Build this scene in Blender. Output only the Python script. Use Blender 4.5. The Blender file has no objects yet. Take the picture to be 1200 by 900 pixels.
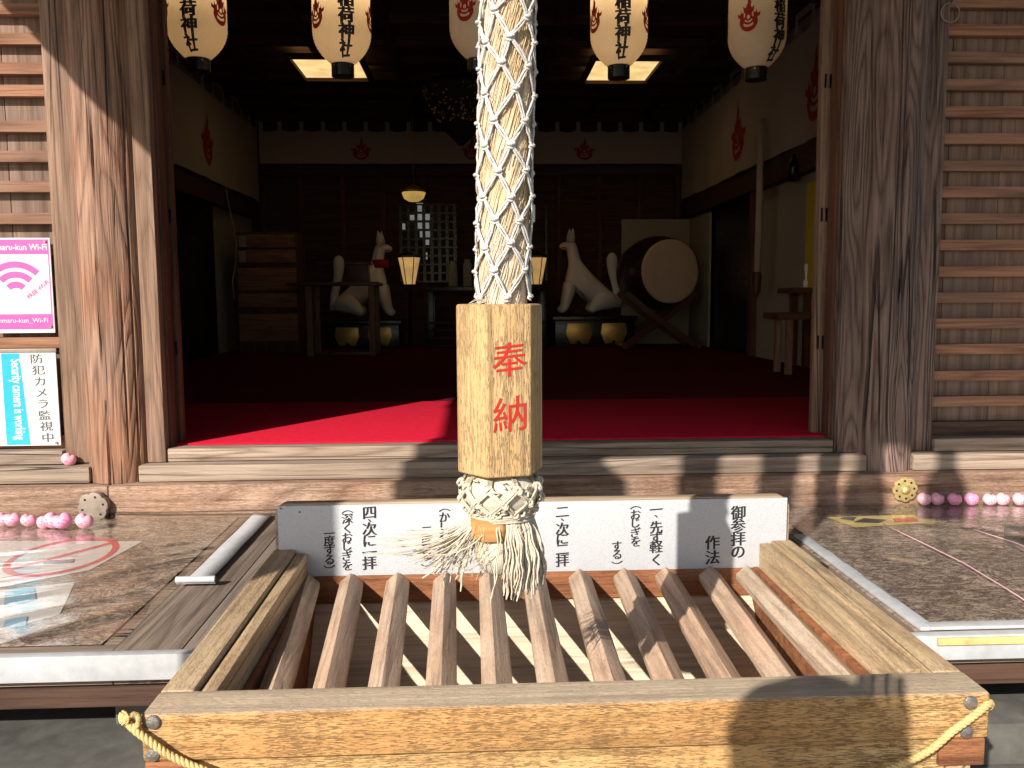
import bpy, bmesh, math, random
from mathutils import Vector, Matrix, noise as mnoise
random.seed(7)
R = math.radians
sc = bpy.context.scene
col = sc.collection

# ------------------------------------------------------------------ camera
F = 1000.0                      # focal length in pixels of the 1200 x 900 photograph
CZ = 1.5                        # eye height (m)
ROLL, YAW, PITCH = 0.0065, R(2.4123), R(5.783)
_rt = Vector((math.cos(YAW), -math.sin(YAW), 0)); _fh = Vector((math.sin(YAW), math.cos(YAW), 0)); _z = Vector((0, 0, 1))
FWD = _fh*math.cos(PITCH) - _z*math.sin(PITCH); _up = _fh*math.sin(PITCH) + _z*math.cos(PITCH)
RT = _rt*math.cos(ROLL) - _up*math.sin(ROLL); UP = _up*math.cos(ROLL) + _rt*math.sin(ROLL)
CAM = Vector((0, 0, CZ))
cd = bpy.data.cameras.new('camera'); cam = bpy.data.objects.new('camera', cd); col.objects.link(cam)
cd.sensor_width = 36; cd.lens = 36*F/1200; cd.clip_start = 0.05; cd.clip_end = 2000
m = Matrix.Identity(4)
for i in range(3):
    m[i][0] = RT[i]; m[i][1] = UP[i]; m[i][2] = -FWD[i]; m[i][3] = CAM[i]
cam.matrix_world = m
sc.camera = cam

def ray(px, py): return FWD + RT*((px-600)/F) + UP*((450-py)/F)
def PY(px, py, Y):
    d = ray(px, py); return CAM + d*(Y/d.y)
def PZ(px, py, Z):
    d = ray(px, py); return CAM + d*((Z-CZ)/d.z)
def PX(px, py, X):
    d = ray(px, py); return CAM + d*(X/d.x)

# ------------------------------------------------------------------ light
SUN = Vector((0.65, 1.0, -0.68)).normalized()
w = bpy.data.worlds.new('World'); sc.world = w; w.use_nodes = True
nt = w.node_tree; bg = nt.nodes['Background']
sky = nt.nodes.new('ShaderNodeTexSky'); sky.sky_type = 'NISHITA'; sky.sun_disc = False
sky.sun_elevation = math.asin(-SUN.z); sky.sun_rotation = math.atan2(-SUN.x, -SUN.y)
nt.links.new(sky.outputs[0], bg.inputs[0]); bg.inputs[1].default_value = 0.095
ld = bpy.data.lights.new('sun', 'SUN'); ld.energy = 5.0; ld.angle = R(0.53); ld.color = (1, 0.93, 0.84)
lo = bpy.data.objects.new('sun', ld); col.objects.link(lo); lo.rotation_euler = SUN.to_track_quat('-Z', 'Y').to_euler()
lo.location = (-6, -9, 9)
vs = sc.view_settings; vs.view_transform = 'Standard'; vs.look = 'None'; vs.exposure = 0.56; vs.gamma = 1; vs.use_curve_mapping = False
sc.render.engine = 'CYCLES'; sc.cycles.use_denoising = True
sc.cycles.max_bounces = 8; sc.cycles.diffuse_bounces = 3; sc.cycles.transparent_max_bounces = 16
sc.cycles.sample_clamp_indirect = 4

# ------------------------------------------------------------------ materials
class G:
    def __init__(s, name):
        s.m = bpy.data.materials.new(name); s.m.use_nodes = True; s.nt = s.m.node_tree
        s.b = s.nt.nodes['Principled BSDF']; s.out = s.nt.nodes['Material Output']
    def n(s, t, **kw):
        nd = s.nt.nodes.new('ShaderNode'+t)
        for k, v in kw.items(): setattr(nd, k, v)
        return nd
    def l(s, a, b): s.nt.links.new(a, b)
    def put(s, sock, v):
        if hasattr(v, 'is_linked') or hasattr(v, 'links'): s.l(v, sock)
        else: sock.default_value = v
    def math(s, op, a, b=0.0, c=0.0):
        nd = s.n('Math', operation=op); s.put(nd.inputs[0], a); s.put(nd.inputs[1], b); s.put(nd.inputs[2], c); return nd.outputs[0]
    def mix(s, f, a, b, mode='MIX'):
        nd = s.n('Mix', data_type='RGBA', blend_type=mode); s.put(nd.inputs[0], f)
        s.put(nd.inputs[6], a if not isinstance(a, tuple) else (*a[:3], 1)); s.put(nd.inputs[7], b if not isinstance(b, tuple) else (*b[:3], 1)); return nd.outputs[2]
    def noise(s, vec, scale, detail=2.0, rough=0.5, dist=0.0):
        nd = s.n('TexNoise'); s.l(vec, nd.inputs['Vector']); nd.inputs['Scale'].default_value = scale
        nd.inputs['Detail'].default_value = detail; nd.inputs['Roughness'].default_value = rough; nd.inputs['Distortion'].default_value = dist; return nd.outputs[0]
    def rng(s, v, a, b, c=0.0, d=1.0):
        nd = s.n('MapRange'); s.put(nd.inputs[0], v)
        for i, x in enumerate((a, b, c, d)): nd.inputs[i+1].default_value = x
        return nd.outputs[0]
    def coords(s, scale=(1, 1, 1), rand=True):
        tc = s.n('TexCoord'); v = tc.outputs['Object']
        if rand:
            oi = s.n('ObjectInfo'); k = s.math('MULTIPLY', oi.outputs['Random'], 53.7)
            ad = s.n('VectorMath', operation='ADD'); s.l(v, ad.inputs[0]); s.l(k, ad.inputs[1]); v = ad.outputs[0]
        mp = s.n('Mapping'); s.l(v, mp.inputs[0]); mp.inputs['Scale'].default_value = scale; return mp.outputs[0], v
    def bump(s, h, strength=0.3, dist=0.004):
        nd = s.n('Bump'); nd.inputs['Strength'].default_value = strength; nd.inputs['Distance'].default_value = dist
        s.l(h, nd.inputs['Height']); s.l(nd.outputs[0], s.b.inputs['Normal'])
    def fin(s, colr=None, rough=0.6, metal=0.0, spec=0.4):
        if colr is not None: s.put(s.b.inputs['Base Color'], colr if not isinstance(colr, tuple) else (*colr[:3], 1))
        s.put(s.b.inputs['Roughness'], rough); s.b.inputs['Metallic'].default_value = metal; s.b.inputs['Specular IOR Level'].default_value = spec
        return s.m

def wood(name, light, dark, alt, axis='x', ring=10.0, scale=5.0, altf=0.5, dash=0.0, crack=0.0, bump=0.5, rough=0.75, stretch=0.09, ringf=0.6, dist=0.004, dashcol=None, dsc=600, topgrey=None):
    g = G(name); st = {'x': (stretch, 1, 1), 'y': (1, stretch, 1), 'z': (1, 1, stretch)}[axis]
    v, raw = g.coords(st)
    st2 = {'x': (stretch*.35, 1, 1), 'y': (1, stretch*.35, 1), 'z': (1, 1, stretch*.35)}[axis]
    mp = g.n('Mapping'); g.l(raw, mp.inputs[0]); mp.inputs['Scale'].default_value = st2; v2 = mp.outputs[0]
    n1 = g.noise(v, scale, 1.5, 0.45, 0.25)
    band = g.math('PINGPONG', g.math('MULTIPLY', n1, ring), 0.5); band = g.math('MULTIPLY', band, 2.0)
    band = g.math('POWER', band, 2.2)
    fib = g.noise(v2, 120, 4, 0.65)
    fib2 = g.noise(v2, 28, 3, 0.6)
    big = g.noise(raw, 2.3, 3, 0.6)
    bigs = g.noise(v, 2.0, 2, 0.5)
    f = g.math('ADD', g.math('MULTIPLY', band, ringf), g.math('MULTIPLY', g.rng(fib, .35, .65), 1-ringf))
    c = g.mix(f, light, dark)
    a = g.math('MULTIPLY', g.rng(g.math('ADD', g.math('MULTIPLY', big, .5), g.math('MULTIPLY', bigs, .5)), .42, .6), altf)
    c = g.mix(a, c, g.mix(f, alt, tuple(x*.72 for x in alt)))
    fib3 = g.noise(v2, 62, 4, .7)
    c = g.mix(g.math('MULTIPLY', g.rng(fib2, .46, .66), .38), c, tuple(x*.5 for x in dark)); c = g.mix(g.math('MULTIPLY', g.rng(fib3, .52, .64), .5), c, tuple(x*.42 for x in dark))
    h = g.math('ADD', g.math('MULTIPLY', band, -.6), g.math('MULTIPLY', fib, .9))
    if dash:
        st3 = {'x': (.08, 1, 1), 'y': (1, .13, 1), 'z': (1, 1, .13)}[axis]
        mp = g.n('Mapping'); g.l(raw, mp.inputs[0]); mp.inputs['Scale'].default_value = st3
        dn = g.noise(mp.outputs[0], dsc, 2, 0.6, .4); den = g.noise(raw, 14, 3, .6)
        dm = g.math('MULTIPLY', g.rng(g.math('ADD', dn, g.math('MULTIPLY', den, .35)), .70, .79), dash)
        c = g.mix(dm, c, dashcol or tuple(x*.25 for x in dark)); h = g.math('SUBTRACT', h, g.math('MULTIPLY', dm, 1.2))
    if crack:
        st4 = {'x': (.03, 1, 1), 'y': (1, .03, 1), 'z': (1, 1, .03)}[axis]
        mp = g.n('Mapping'); g.l(raw, mp.inputs[0]); mp.inputs['Scale'].default_value = st4
        cn = g.noise(mp.outputs[0], 11, 1, .4); cd_ = g.math('ABSOLUTE', g.math('SUBTRACT', cn, .5))
        gate = g.rng(g.noise(raw, 1.7, 1), .42, .55)
        cm = g.math('MULTIPLY', g.math('MULTIPLY', g.rng(cd_, .004, .011, 1, 0), gate), crack)
        c = g.mix(cm, c, (.012, .008, .006)); h = g.math('SUBTRACT', h, g.math('MULTIPLY', cm, 3))
    if topgrey:
        ge = g.n('NewGeometry'); sx_ = g.n('SeparateXYZ'); g.l(ge.outputs['True Normal'], sx_.inputs[0])
        tm = g.math('MULTIPLY', g.rng(sx_.outputs[2], .55, .9), g.rng(big, .25, .5, .6, 1)); c = g.mix(tm, c, g.mix(f, topgrey, tuple(x*.62 for x in topgrey)))
    speck = g.rng(g.noise(raw, 260, 2, .7), .69, .74)
    c = g.mix(g.math('MULTIPLY', speck, .45), c, tuple(min(1, x*1.5) for x in light))
    g.bump(h, bump, dist)
    return g.fin(c, g.rng(fib, .3, .7, rough-.1, min(1, rough+.15)), 0, .3)

def plain(name, c, rough=.6, metal=0, spec=.4, var=.12, scale=40, bump=0.0, emit=None, es=0):
    g = G(name); v, raw = g.coords()
    n = g.noise(raw, scale, 4, .6); n2 = g.noise(raw, scale*.12, 2, .5)
    k = g.math('ADD', g.math('MULTIPLY', n, .5), g.math('MULTIPLY', n2, .5))
    cc = g.mix(g.rng(k, .35, .65), tuple(x*(1-var) for x in c), tuple(min(1, x*(1+var)) for x in c))
    if bump: g.bump(n, bump, .003)
    if emit: g.b.inputs['Emission Color'].default_value = (*emit, 1); g.b.inputs['Emission Strength'].default_value = es
    return g.fin(cc, g.rng(n, .3, .7, max(0, rough-.06), min(1, rough+.06)), metal, spec)

M = {}
# weathered hall timber
WL, WD, WA = (.40, .245, .155), (.155, .085, .052), (.30, .235, .185)
M['pillar'] = wood('weathered_pillar_timber', (.37, .225, .155), (.105, .056, .038), (.36, .15, .075), 'z', ring=16, scale=7.5, altf=.8, crack=.9, bump=.9, stretch=.10, ringf=.5, dist=.006)
M['pillar_shaded'] = wood('weathered_shaded_pillar_timber', (.30, .205, .165), (.06, .038, .030), (.20, .115, .085), 'z', ring=18, scale=7.0, altf=.7, crack=.8, bump=1.0, stretch=.11, ringf=.6, dist=.007)  # darker copy of the pillar timber; right-hand shade put into its colour
M['post'] = wood('flat_post_timber', (.34, .215, .145), (.14, .078, .050), (.27, .175, .125), 'z', ring=9, scale=9, altf=.7, crack=.6, bump=.7, ringf=.35)
M['beam'] = wood('sill_timber', (.43, .275, .185), (.19, .095, .056), (.40, .29, .22), 'x', ring=9, scale=6, altf=.75, crack=.6, bump=.6, dash=.35)
M['beam_grey'] = wood('worn_threshold_timber', (.40, .305, .23), (.17, .115, .08), (.32, .25, .195), 'x', ring=10, scale=7, altf=.8, crack=.8, bump=.7)
M['slat'] = wood('slat_timber', (.40, .20, .115), (.17, .073, .040), (.28, .17, .118), 'x', ring=8, scale=8, altf=.7, bump=.5)
M['board'] = wood('wall_board_timber', (.31, .185, .125), (.145, .083, .056), (.20, .145, .115), 'z', ring=7, scale=8, altf=.75, bump=.45)
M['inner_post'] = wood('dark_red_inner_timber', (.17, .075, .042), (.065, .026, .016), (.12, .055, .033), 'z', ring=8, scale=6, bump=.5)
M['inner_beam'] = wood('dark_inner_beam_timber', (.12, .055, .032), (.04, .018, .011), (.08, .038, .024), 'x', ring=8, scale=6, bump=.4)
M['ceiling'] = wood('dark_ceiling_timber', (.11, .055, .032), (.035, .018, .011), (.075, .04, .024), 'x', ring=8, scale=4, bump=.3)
M['dark_beam'] = wood('dark_veranda_beam_timber', (.12, .062, .042), (.045, .022, .015), (.09, .055, .04), 'x', ring=8, scale=6, bump=.4)
# offering box
M['box_x'] = wood('offering_box_rail_timber', (.68, .48, .22), (.50, .28, .10), (.56, .27, .09), 'x', ring=6, scale=7, altf=.75, dash=.85, bump=.6, dashcol=(.20, .11, .05), ringf=.4, dsc=950, topgrey=(.60, .47, .33))
M['box_top'] = wood('offering_box_worn_timber', (.62, .455, .265), (.40, .255, .13), (.54, .41, .27), 'y', ring=9, scale=8, altf=.7, dash=.35, bump=.5, crack=.5)
M['bar'] = wood('offering_box_bar_timber', (.64, .50, .375), (.42, .30, .205), (.60, .35, .22), 'y', ring=7, scale=10, altf=.65, dash=.25, bump=.5)
M['back'] = wood('back_board_timber', (.48, .36, .24), (.30, .20, .12), (.42, .33, .25), 'x', ring=7, scale=8, altf=.6, bump=.5)
M['deck'] = wood('dark_deck_board', (.26, .20, .155), (.12, .085, .062), (.20, .165, .135), 'y', ring=8, scale=8, altf=.7, bump=.6)
M['redwood'] = wood('reddish_inner_board_timber', (.42, .175, .075), (.20, .07, .03), (.30, .13, .06), 'x', ring=5, scale=9, altf=.5, dash=.3, bump=.5)
M['chute'] = wood('pale_chute_board', (.74, .62, .45), (.60, .48, .34), (.68, .56, .42), 'x', ring=3, scale=5, altf=.4, bump=.3, ringf=.25)
M['block'] = wood('grip_block_timber', (.62, .42, .205), (.50, .31, .135), (.57, .385, .19), 'z', ring=5, scale=12, altf=.5, dash=.75, bump=.55, dashcol=(.26, .17, .09), ringf=.3, dsc=480)
M['peg'] = wood('tassel_core_timber', (.55, .29, .10), (.36, .17, .05), (.50, .26, .09), 'x', ring=5, scale=30, altf=.4, bump=.3, ringf=.3)
# others
M['white'] = plain('white_painted_strip', (.45, .46, .47), .5, var=.16, scale=30)
M['yellow_tape'] = plain('faded_yellow_tape', (.62, .50, .20), .6, var=.35, scale=30)
M['black'] = plain('black_lacquer', (.008, .008, .008), .3, spec=.5)
M['ink'] = plain('black_ink', (.018, .017, .022), .6, var=.2)
M['redink'] = plain('red_paint', (.44, .022, .012), .55, var=.15)
M['crestred'] = plain('crest_red_dye', (.33, .012, .010), .8, var=.15)
M['gold'] = plain('dull_gold', (.55, .34, .10), .38, metal=.75, var=.2)
M['brass'] = plain('worn_brass', (.62, .47, .20), .45, metal=.6, var=.25, bump=.3)
M['iron'] = plain('weathered_bronze', (.27, .22, .175), .6, metal=.3, var=.25, bump=.4)
M['bolt'] = plain('grey_bolt_metal', (.22, .20, .18), .5, metal=.6, var=.3, bump=.6, scale=160)
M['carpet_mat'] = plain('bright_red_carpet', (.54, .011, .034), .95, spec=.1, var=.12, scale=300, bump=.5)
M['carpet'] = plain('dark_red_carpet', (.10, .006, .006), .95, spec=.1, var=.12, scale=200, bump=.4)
M['plaster'] = plain('interior_plaster', (.33, .30, .255), .9, var=.06, scale=8)
M['cloth'] = plain('cream_curtain_cloth', (.43, .36, .30), .9, spec=.1, var=.05, scale=120)
M['porcelain'] = plain('white_glazed_ceramic', (.84, .78, .77), .22, spec=.5, var=.03)
M['drumskin'] = plain('drum_hide', (.66, .50, .38), .6, var=.06, scale=12)
M['drumbody'] = plain('dark_drum_lacquer', (.03, .014, .009), .3)
M['stand'] = plain('red_brown_lacquer', (.10, .035, .022), .45)
M['yellow'] = plain('yellow_cloth', (.62, .48, .03), .8)
M['cordw'] = plain('white_cotton_cord', (.60, .575, .54), .85, spec=.15, var=.08, scale=500, bump=.6)
M['tassel'] = plain('cream_cotton_thread', (.60, .53, .41), .85, spec=.15, var=.10, scale=400, bump=.5)
M['twine'] = plain('yellow_straw_cord', (.66, .47, .20), .8, spec=.2, var=.2, scale=300, bump=.8)
M['rose'] = plain('pink_ceramic', (.76, .36, .46), .35, spec=.5, var=.05)
M['rose2'] = plain('deep_pink_ceramic', (.80, .32, .50), .35, spec=.5, var=.05)
M['rose3'] = plain('pale_pink_ceramic', (.78, .46, .53), .35, spec=.5, var=.05)
M['pinkprint'] = plain('pink_print', (.70, .085, .32), .35, var=.02)
M['bluepanel'] = plain('sky_blue_print', (.02, .36, .60), .3, var=.03)
M['paper'] = plain('white_sign_plate', (.62, .62, .60), .3, var=.02)
M['greyink'] = plain('grey_print', (.07, .07, .075), .5)
M['redprint'] = plain('red_print', (.60, .08, .09), .6)
M['bluepale'] = plain('pale_blue_print', (.22, .50, .66), .5)
M['concrete'] = plain('concrete', (.105, .10, .088), .9, var=.4, scale=16, bump=.3)
M['stone'] = plain('stone_paving', (.27, .25, .22), .85, var=.18, scale=9, bump=.3)
M['roof'] = plain('dark_roof_copper', (.10, .085, .07), .7, var=.2)
M['darkcloth'] = plain('dark_brocade', (.012, .009, .010), .7)
M['skin'] = plain('skin', (.55, .34, .25), .5)
M['coat'] = plain('navy_coat', (.03, .035, .05), .9)
M['hair'] = plain('black_hair', (.012, .01, .009), .5)
M['redbib'] = plain('red_bib_cloth', (.33, .01, .012), .9)

def sign_white():
    g = G('speckled_white_plate'); v, raw = g.coords()
    n = g.noise(raw, 330, 3, .75); d = g.rng(n, .55, .66)
    big = g.noise(raw, 9, 3, .6)
    c = g.mix(g.math('MULTIPLY', d, .45), (.49, .50, .52), (.17, .19, .22))
    g.bump(n, .2, .001)
    return g.fin(c, .35, 0, .4)
M['signwhite'] = sign_white()

def straw():
    g = G('straw_rope_fibre'); v, raw = g.coords((1, 1, .12), False)
    n = g.noise(raw, 60, 4, .7); n2 = g.noise(raw, 9, 2, .5); n3 = g.noise(raw, 700, 2, .6)
    c = g.mix(g.rng(n, .3, .7), (.68, .54, .345), (.58, .41, .22)); c = g.mix(g.rng(n2, .40, .62), c, (.64, .575, .47))
    c = g.mix(g.math('MULTIPLY', g.rng(n3, .5, .75), .3), c, (.50, .36, .20))
    g.bump(n3, .6, .002); return g.fin(c, .75, 0, .25)
M['straw'] = straw()

def sheetmat():
    g = G('printed_vinyl_sheet'); v, raw = g.coords((.55, 1, 1), False)
    wv = g.noise(v, 11, 5, .72, 2.6); w2 = g.noise(v, 17, 5, .7, 3.5)
    lines = g.math('MAXIMUM', g.rng(g.math('ABSOLUTE', g.math('SUBTRACT', wv, .5)), .014, .045, 1, 0), g.rng(g.math('ABSOLUTE', g.math('SUBTRACT', w2, .47)), .012, .038, 1, 0))
    n2 = g.noise(v, 34, 5, .78, 1.8); dark = g.rng(n2, .52, .60)
    patch = g.noise(raw, 3.2, 3, .6)
    base = g.mix(g.rng(patch, .38, .64), (.56, .465, .375), (.44, .345, .265))
    c = g.mix(g.math('MULTIPLY', lines, .85), base, (.05, .035, .03))
    c = g.mix(g.math('MULTIPLY', dark, g.rng(patch, .35, .6, .45, .95)), c, (.075, .053, .042))
    n3 = g.noise(raw, 300, 3, .7); c = g.mix(g.math('MULTIPLY', g.rng(n3, .6, .72), .5), c, (.66, .57, .48))
    g.bump(n2, .3, .002)
    return g.fin(c, .55, 0, .35)
M['sheet'] = sheetmat()

def clearmat(name, tint=(1, 1, 1), refl=.38):
    g = G(name); v, raw = g.coords()
    tr = g.n('BsdfTransparent'); tr.inputs[0].default_value = (*tint, 1)
    gl = g.n('BsdfGlossy'); gl.inputs['Roughness'].default_value = .14
    fr = g.n('Fresnel'); fr.inputs[0].default_value = 1.48
    bp = g.n('Bump'); bp.inputs['Strength'].default_value = .45; bp.inputs['Distance'].default_value = .004
    mpv = g.n('Mapping'); g.l(raw, mpv.inputs[0]); mpv.inputs['Scale'].default_value = (.3, 1, 1); mpv.inputs['Rotation'].default_value = (0, 0, -.35); g.l(g.noise(mpv.outputs[0], 26, 3, .55, .6), bp.inputs['Height']); g.l(bp.outputs[0], gl.inputs['Normal']); g.l(bp.outputs[0], fr.inputs['Normal'])
    mx = g.n('MixShader'); g.l(g.math('MULTIPLY', fr.outputs[0], refl), mx.inputs[0]); g.l(tr.outputs[0], mx.inputs[1]); g.l(gl.outputs[0], mx.inputs[2])
    g.l(mx.outputs[0], g.out.inputs['Surface']); return g.m
M['vinyl'] = clearmat('clear_vinyl_cover', (.96, .95, .93))
M['acrylic'] = clearmat('clear_acrylic', (.93, .95, .95))

def papermat():
    g = G('lantern_paper'); v, raw = g.coords((1, 1, 1), False)
    n = g.noise(raw, 90, 3, .6)
    c = g.mix(n, (.72, .62, .47), (.82, .73, .58))
    df = g.n('BsdfDiffuse'); g.l(c, df.inputs[0]); tl = g.n('BsdfTranslucent'); g.l(c, tl.inputs[0])
    mx = g.n('MixShader'); mx.inputs[0].default_value = .5; g.l(df.outputs[0], mx.inputs[1]); g.l(tl.outputs[0], mx.inputs[2])
    g.l(mx.outputs[0], g.out.inputs['Surface']); return g.m
M['lpaper'] = papermat()
def emis(name, c, s):
    g = G(name); v, raw = g.coords(); n = g.noise(raw, 6, 2, .5)
    g.b.inputs['Emission Strength'].default_value = s
    g.l(g.mix(g.rng(n, .35, .65), c, tuple(x*.7 for x in c)), g.b.inputs['Emission Color']); return g.fin((.3, .25, .2), .5)
M['lightpanel'] = emis('lit_ceiling_panel', (1, .66, .28), .85)
M['lamp'] = emis('lit_lamp_paper', (1, .58, .20), .36)
M['lampdim'] = emis('dim_lit_lamp_paper', (1, .62, .16), .32)
M['winlight'] = emis('daylit_window_pane', (.80, .85, .85), .15)

# ------------------------------------------------------------------ builders
def tag(o, label=None, cat=None, group=None, kind=None):
    if label: o['label'] = label
    if cat: o['category'] = cat
    if group: o['group'] = group
    if kind: o['kind'] = kind
    return o
def empty(name, loc=(0, 0, 0), label=None, cat=None, group=None, kind=None, rz=0):
    o = bpy.data.objects.new(name, None); o.location = loc; o.rotation_euler.z = rz; o.empty_display_size = .1; col.objects.link(o)
    return tag(o, label, cat, group, kind)
def link(name, me, parent=None, loc=(0, 0, 0)):
    o = bpy.data.objects.new(name, me); col.objects.link(o); o.location = loc
    if parent is not None: o.parent = parent
    return o
ORG = {}
def org(p):
    # world offset of a parent chain (translation only)
    v = Vector((0, 0, 0))
    while p is not None: v = v + Vector(p.location); p = p.parent
    return v
class MB:
    def __init__(s): s.v = []; s.f = []
    def add(s, vs_, fs):
        k = len(s.v); s.v += [tuple(p) for p in vs_]; s.f += [tuple(i+k for i in f) for f in fs]
    def box(s, x0, x1, y0, y1, z0, z1):
        s.add([(x, y, z) for z in (z0, z1) for y in (y0, y1) for x in (x0, x1)], [(0, 2, 3, 1), (4, 5, 7, 6), (0, 1, 5, 4), (2, 6, 7, 3), (0, 4, 6, 2), (1, 3, 7, 5)])
    def tube(s, pts, r, n=6, cap=True, closed=False):
        pts = [Vector(p) for p in pts]; L = len(pts); rs = r if isinstance(r, (list, tuple)) else [r]*L
        k = len(s.v); ref = None
        for i, p in enumerate(pts):
            t = (pts[(i+1) % L if closed else min(i+1, L-1)] - pts[(i-1) % L if closed else max(i-1, 0)])
            if t.length < 1e-9: t = Vector((0, 0, 1))
            t.normalize()
            if ref is None: ref = t.orthogonal().normalized()
            ref = (ref - t*ref.dot(t))
            if ref.length < 1e-6: ref = t.orthogonal()
            ref.normalize(); b = t.cross(ref)
            for j in range(n):
                a = 2*math.pi*j/n; s.v.append(tuple(p + (ref*math.cos(a) + b*math.sin(a))*rs[i]))
        for i in range(L if closed else L-1):
            for j in range(n):
                a = k+i*n+j; b_ = k+i*n+(j+1) % n; c = k+((i+1) % L)*n+(j+1) % n; d = k+((i+1) % L)*n+j; s.f.append((a, b_, c, d))
        if cap and not closed:
            s.f.append(tuple(k+j for j in range(n))[::-1]); s.f.append(tuple(k+(L-1)*n+j for j in range(n)))
    def lathe(s, prof, n=32, c=(0, 0, 0), cap=True, fn=None):
        k = len(s.v)
        for (r, z) in prof:
            for j in range(n):
                a = 2*math.pi*j/n; rr = r if fn is None else fn(r, z, a)
                s.v.append((c[0]+rr*math.cos(a), c[1]+rr*math.sin(a), c[2]+z))
        for i in range(len(prof)-1):
            for j in range(n): s.f.append((k+i*n+j, k+i*n+(j+1) % n, k+(i+1)*n+(j+1) % n, k+(i+1)*n+j))
        if cap: s.f.append(tuple(k+j for j in range(n))[::-1]); s.f.append(tuple(k+(len(prof)-1)*n+j for j in range(n)))
    def prism(s, poly, y0, y1, plane='xz'):
        n = len(poly); mk = {'xz': lambda a, b, t: (a, t, b), 'xy': lambda a, b, t: (a, b, t), 'yz': lambda a, b, t: (t, a, b)}[plane]
        k = len(s.v)
        for t in (y0, y1):
            for a, b in poly: s.v.append(mk(a, b, t))
        s.f.append(tuple(k+i for i in range(n))); s.f.append(tuple(k+n+i for i in range(n))[::-1])
        for i in range(n): s.f.append((k+i, k+n+i, k+n+(i+1) % n, k+(i+1) % n))
    def mesh(s, name, mat, smooth=False, bevel=0, seg=2, origin=None, weld=False):
        me = bpy.data.meshes.new(name); vs_ = s.v
        if origin is not None: vs_ = [(p[0]-origin[0], p[1]-origin[1], p[2]-origin[2]) for p in vs_]
        me.from_pydata(vs_, [], s.f); me.validate()
        bm = bmesh.new(); bm.from_mesh(me)
        bmesh.ops.recalc_face_normals(bm, faces=bm.faces)
        if bevel: bmesh.ops.bevel(bm, geom=[e for e in bm.edges if len(e.link_faces) == 2 and e.calc_face_angle(0) > .3], offset=bevel, segments=seg, affect='EDGES', profile=.6)
        bm.to_mesh(me); bm.free()
        if smooth or bevel:
            for p in me.polygons: p.use_smooth = True
            if bevel or smooth == 'auto': me.set_sharp_from_angle(angle=R(32))
        for mm in (mat if isinstance(mat, list) else [mat]): me.materials.append(mm)
        return me
    def build(s, name, mat, parent=None, smooth=False, bevel=0, seg=2, weld=False, centre=True):
        if centre and s.v:
            o = Vector([(min(p[i] for p in s.v)+max(p[i] for p in s.v))/2 for i in range(3)])
        else: o = Vector((0, 0, 0)) if parent is None else org(parent)
        me = s.mesh(name, mat, smooth, bevel, seg, o)
        return link(name, me, parent, o - org(parent))
def bx(name, x0, x1, y0, y1, z0, z1, mat, parent=None, bevel=.004, seg=2):
    b = MB(); b.box(min(x0, x1), max(x0, x1), min(y0, y1), max(y0, y1), min(z0, z1), max(z0, z1))
    return b.build(name, M[mat] if isinstance(mat, str) else mat, parent, bevel=bevel, seg=seg)
def copy_tree(o, parent=None):
    c = o.copy(); col.objects.link(c); c.parent = parent
    for ch in list(o.children): copy_tree(ch, c)
    return c

# ---- lettering (flat print): characters of the built-in typeface, brush-weighted
_gc = {}
def glyph(ch, off=.0, ax=1, slope=.07):
    key = (ch, off, slope)
    if key in _gc: return _gc[key]
    cu = bpy.data.curves.new('glyph', 'FONT'); cu.body = ch; cu.size = 1; cu.resolution_u = 3; cu.align_x = 'CENTER'; cu.align_y = 'CENTER'; cu.offset = off
    o = bpy.data.objects.new('glyph', cu); col.objects.link(o)
    bpy.context.view_layer.update()
    ev = o.evaluated_get(bpy.context.evaluated_depsgraph_get()); me = ev.to_mesh()
    V = [(v.co.x, v.co.y + slope*v.co.x) for v in me.vertices]; Fc = [tuple(p.vertices) for p in me.polygons]
    ev.to_mesh_clear(); bpy.data.objects.remove(o); bpy.data.curves.remove(cu)
    if V:
        x0, x1 = min(v[0] for v in V), max(v[0] for v in V); y0, y1 = min(v[1] for v in V), max(v[1] for v in V)
        cx, cy = (x0+x1)/2, (y0+y1)/2; V = [(x-cx, y-cy) for x, y in V]
    _gc[key] = (V, Fc); return V, Fc
def text_into(mb, ch, fn, size, wx=.02, wy=.0, slope=.07, sx=1):
    """brush-like weight: upright strokes heavier than level ones"""
    V, Fc = glyph(ch, 0, 1, slope)
    for k, (dx, dy) in enumerate(((0, 0), (-wx, wy), (wx, -wy), (0, wy), (0, -wy)) if wy else ((0, 0), (-wx, 0), (wx, 0))):
        mb.add([fn((x+dx)*size*sx, (y+dy)*size, k*.00006) for x, y in V], Fc)
def flat_fn(c, right, up):
    c, right, up = Vector(c), Vector(right), Vector(up)
    nn_ = right.cross(up).normalized(); return lambda u, v, w=0: tuple(c + right*u + up*v + nn_*w)

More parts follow.
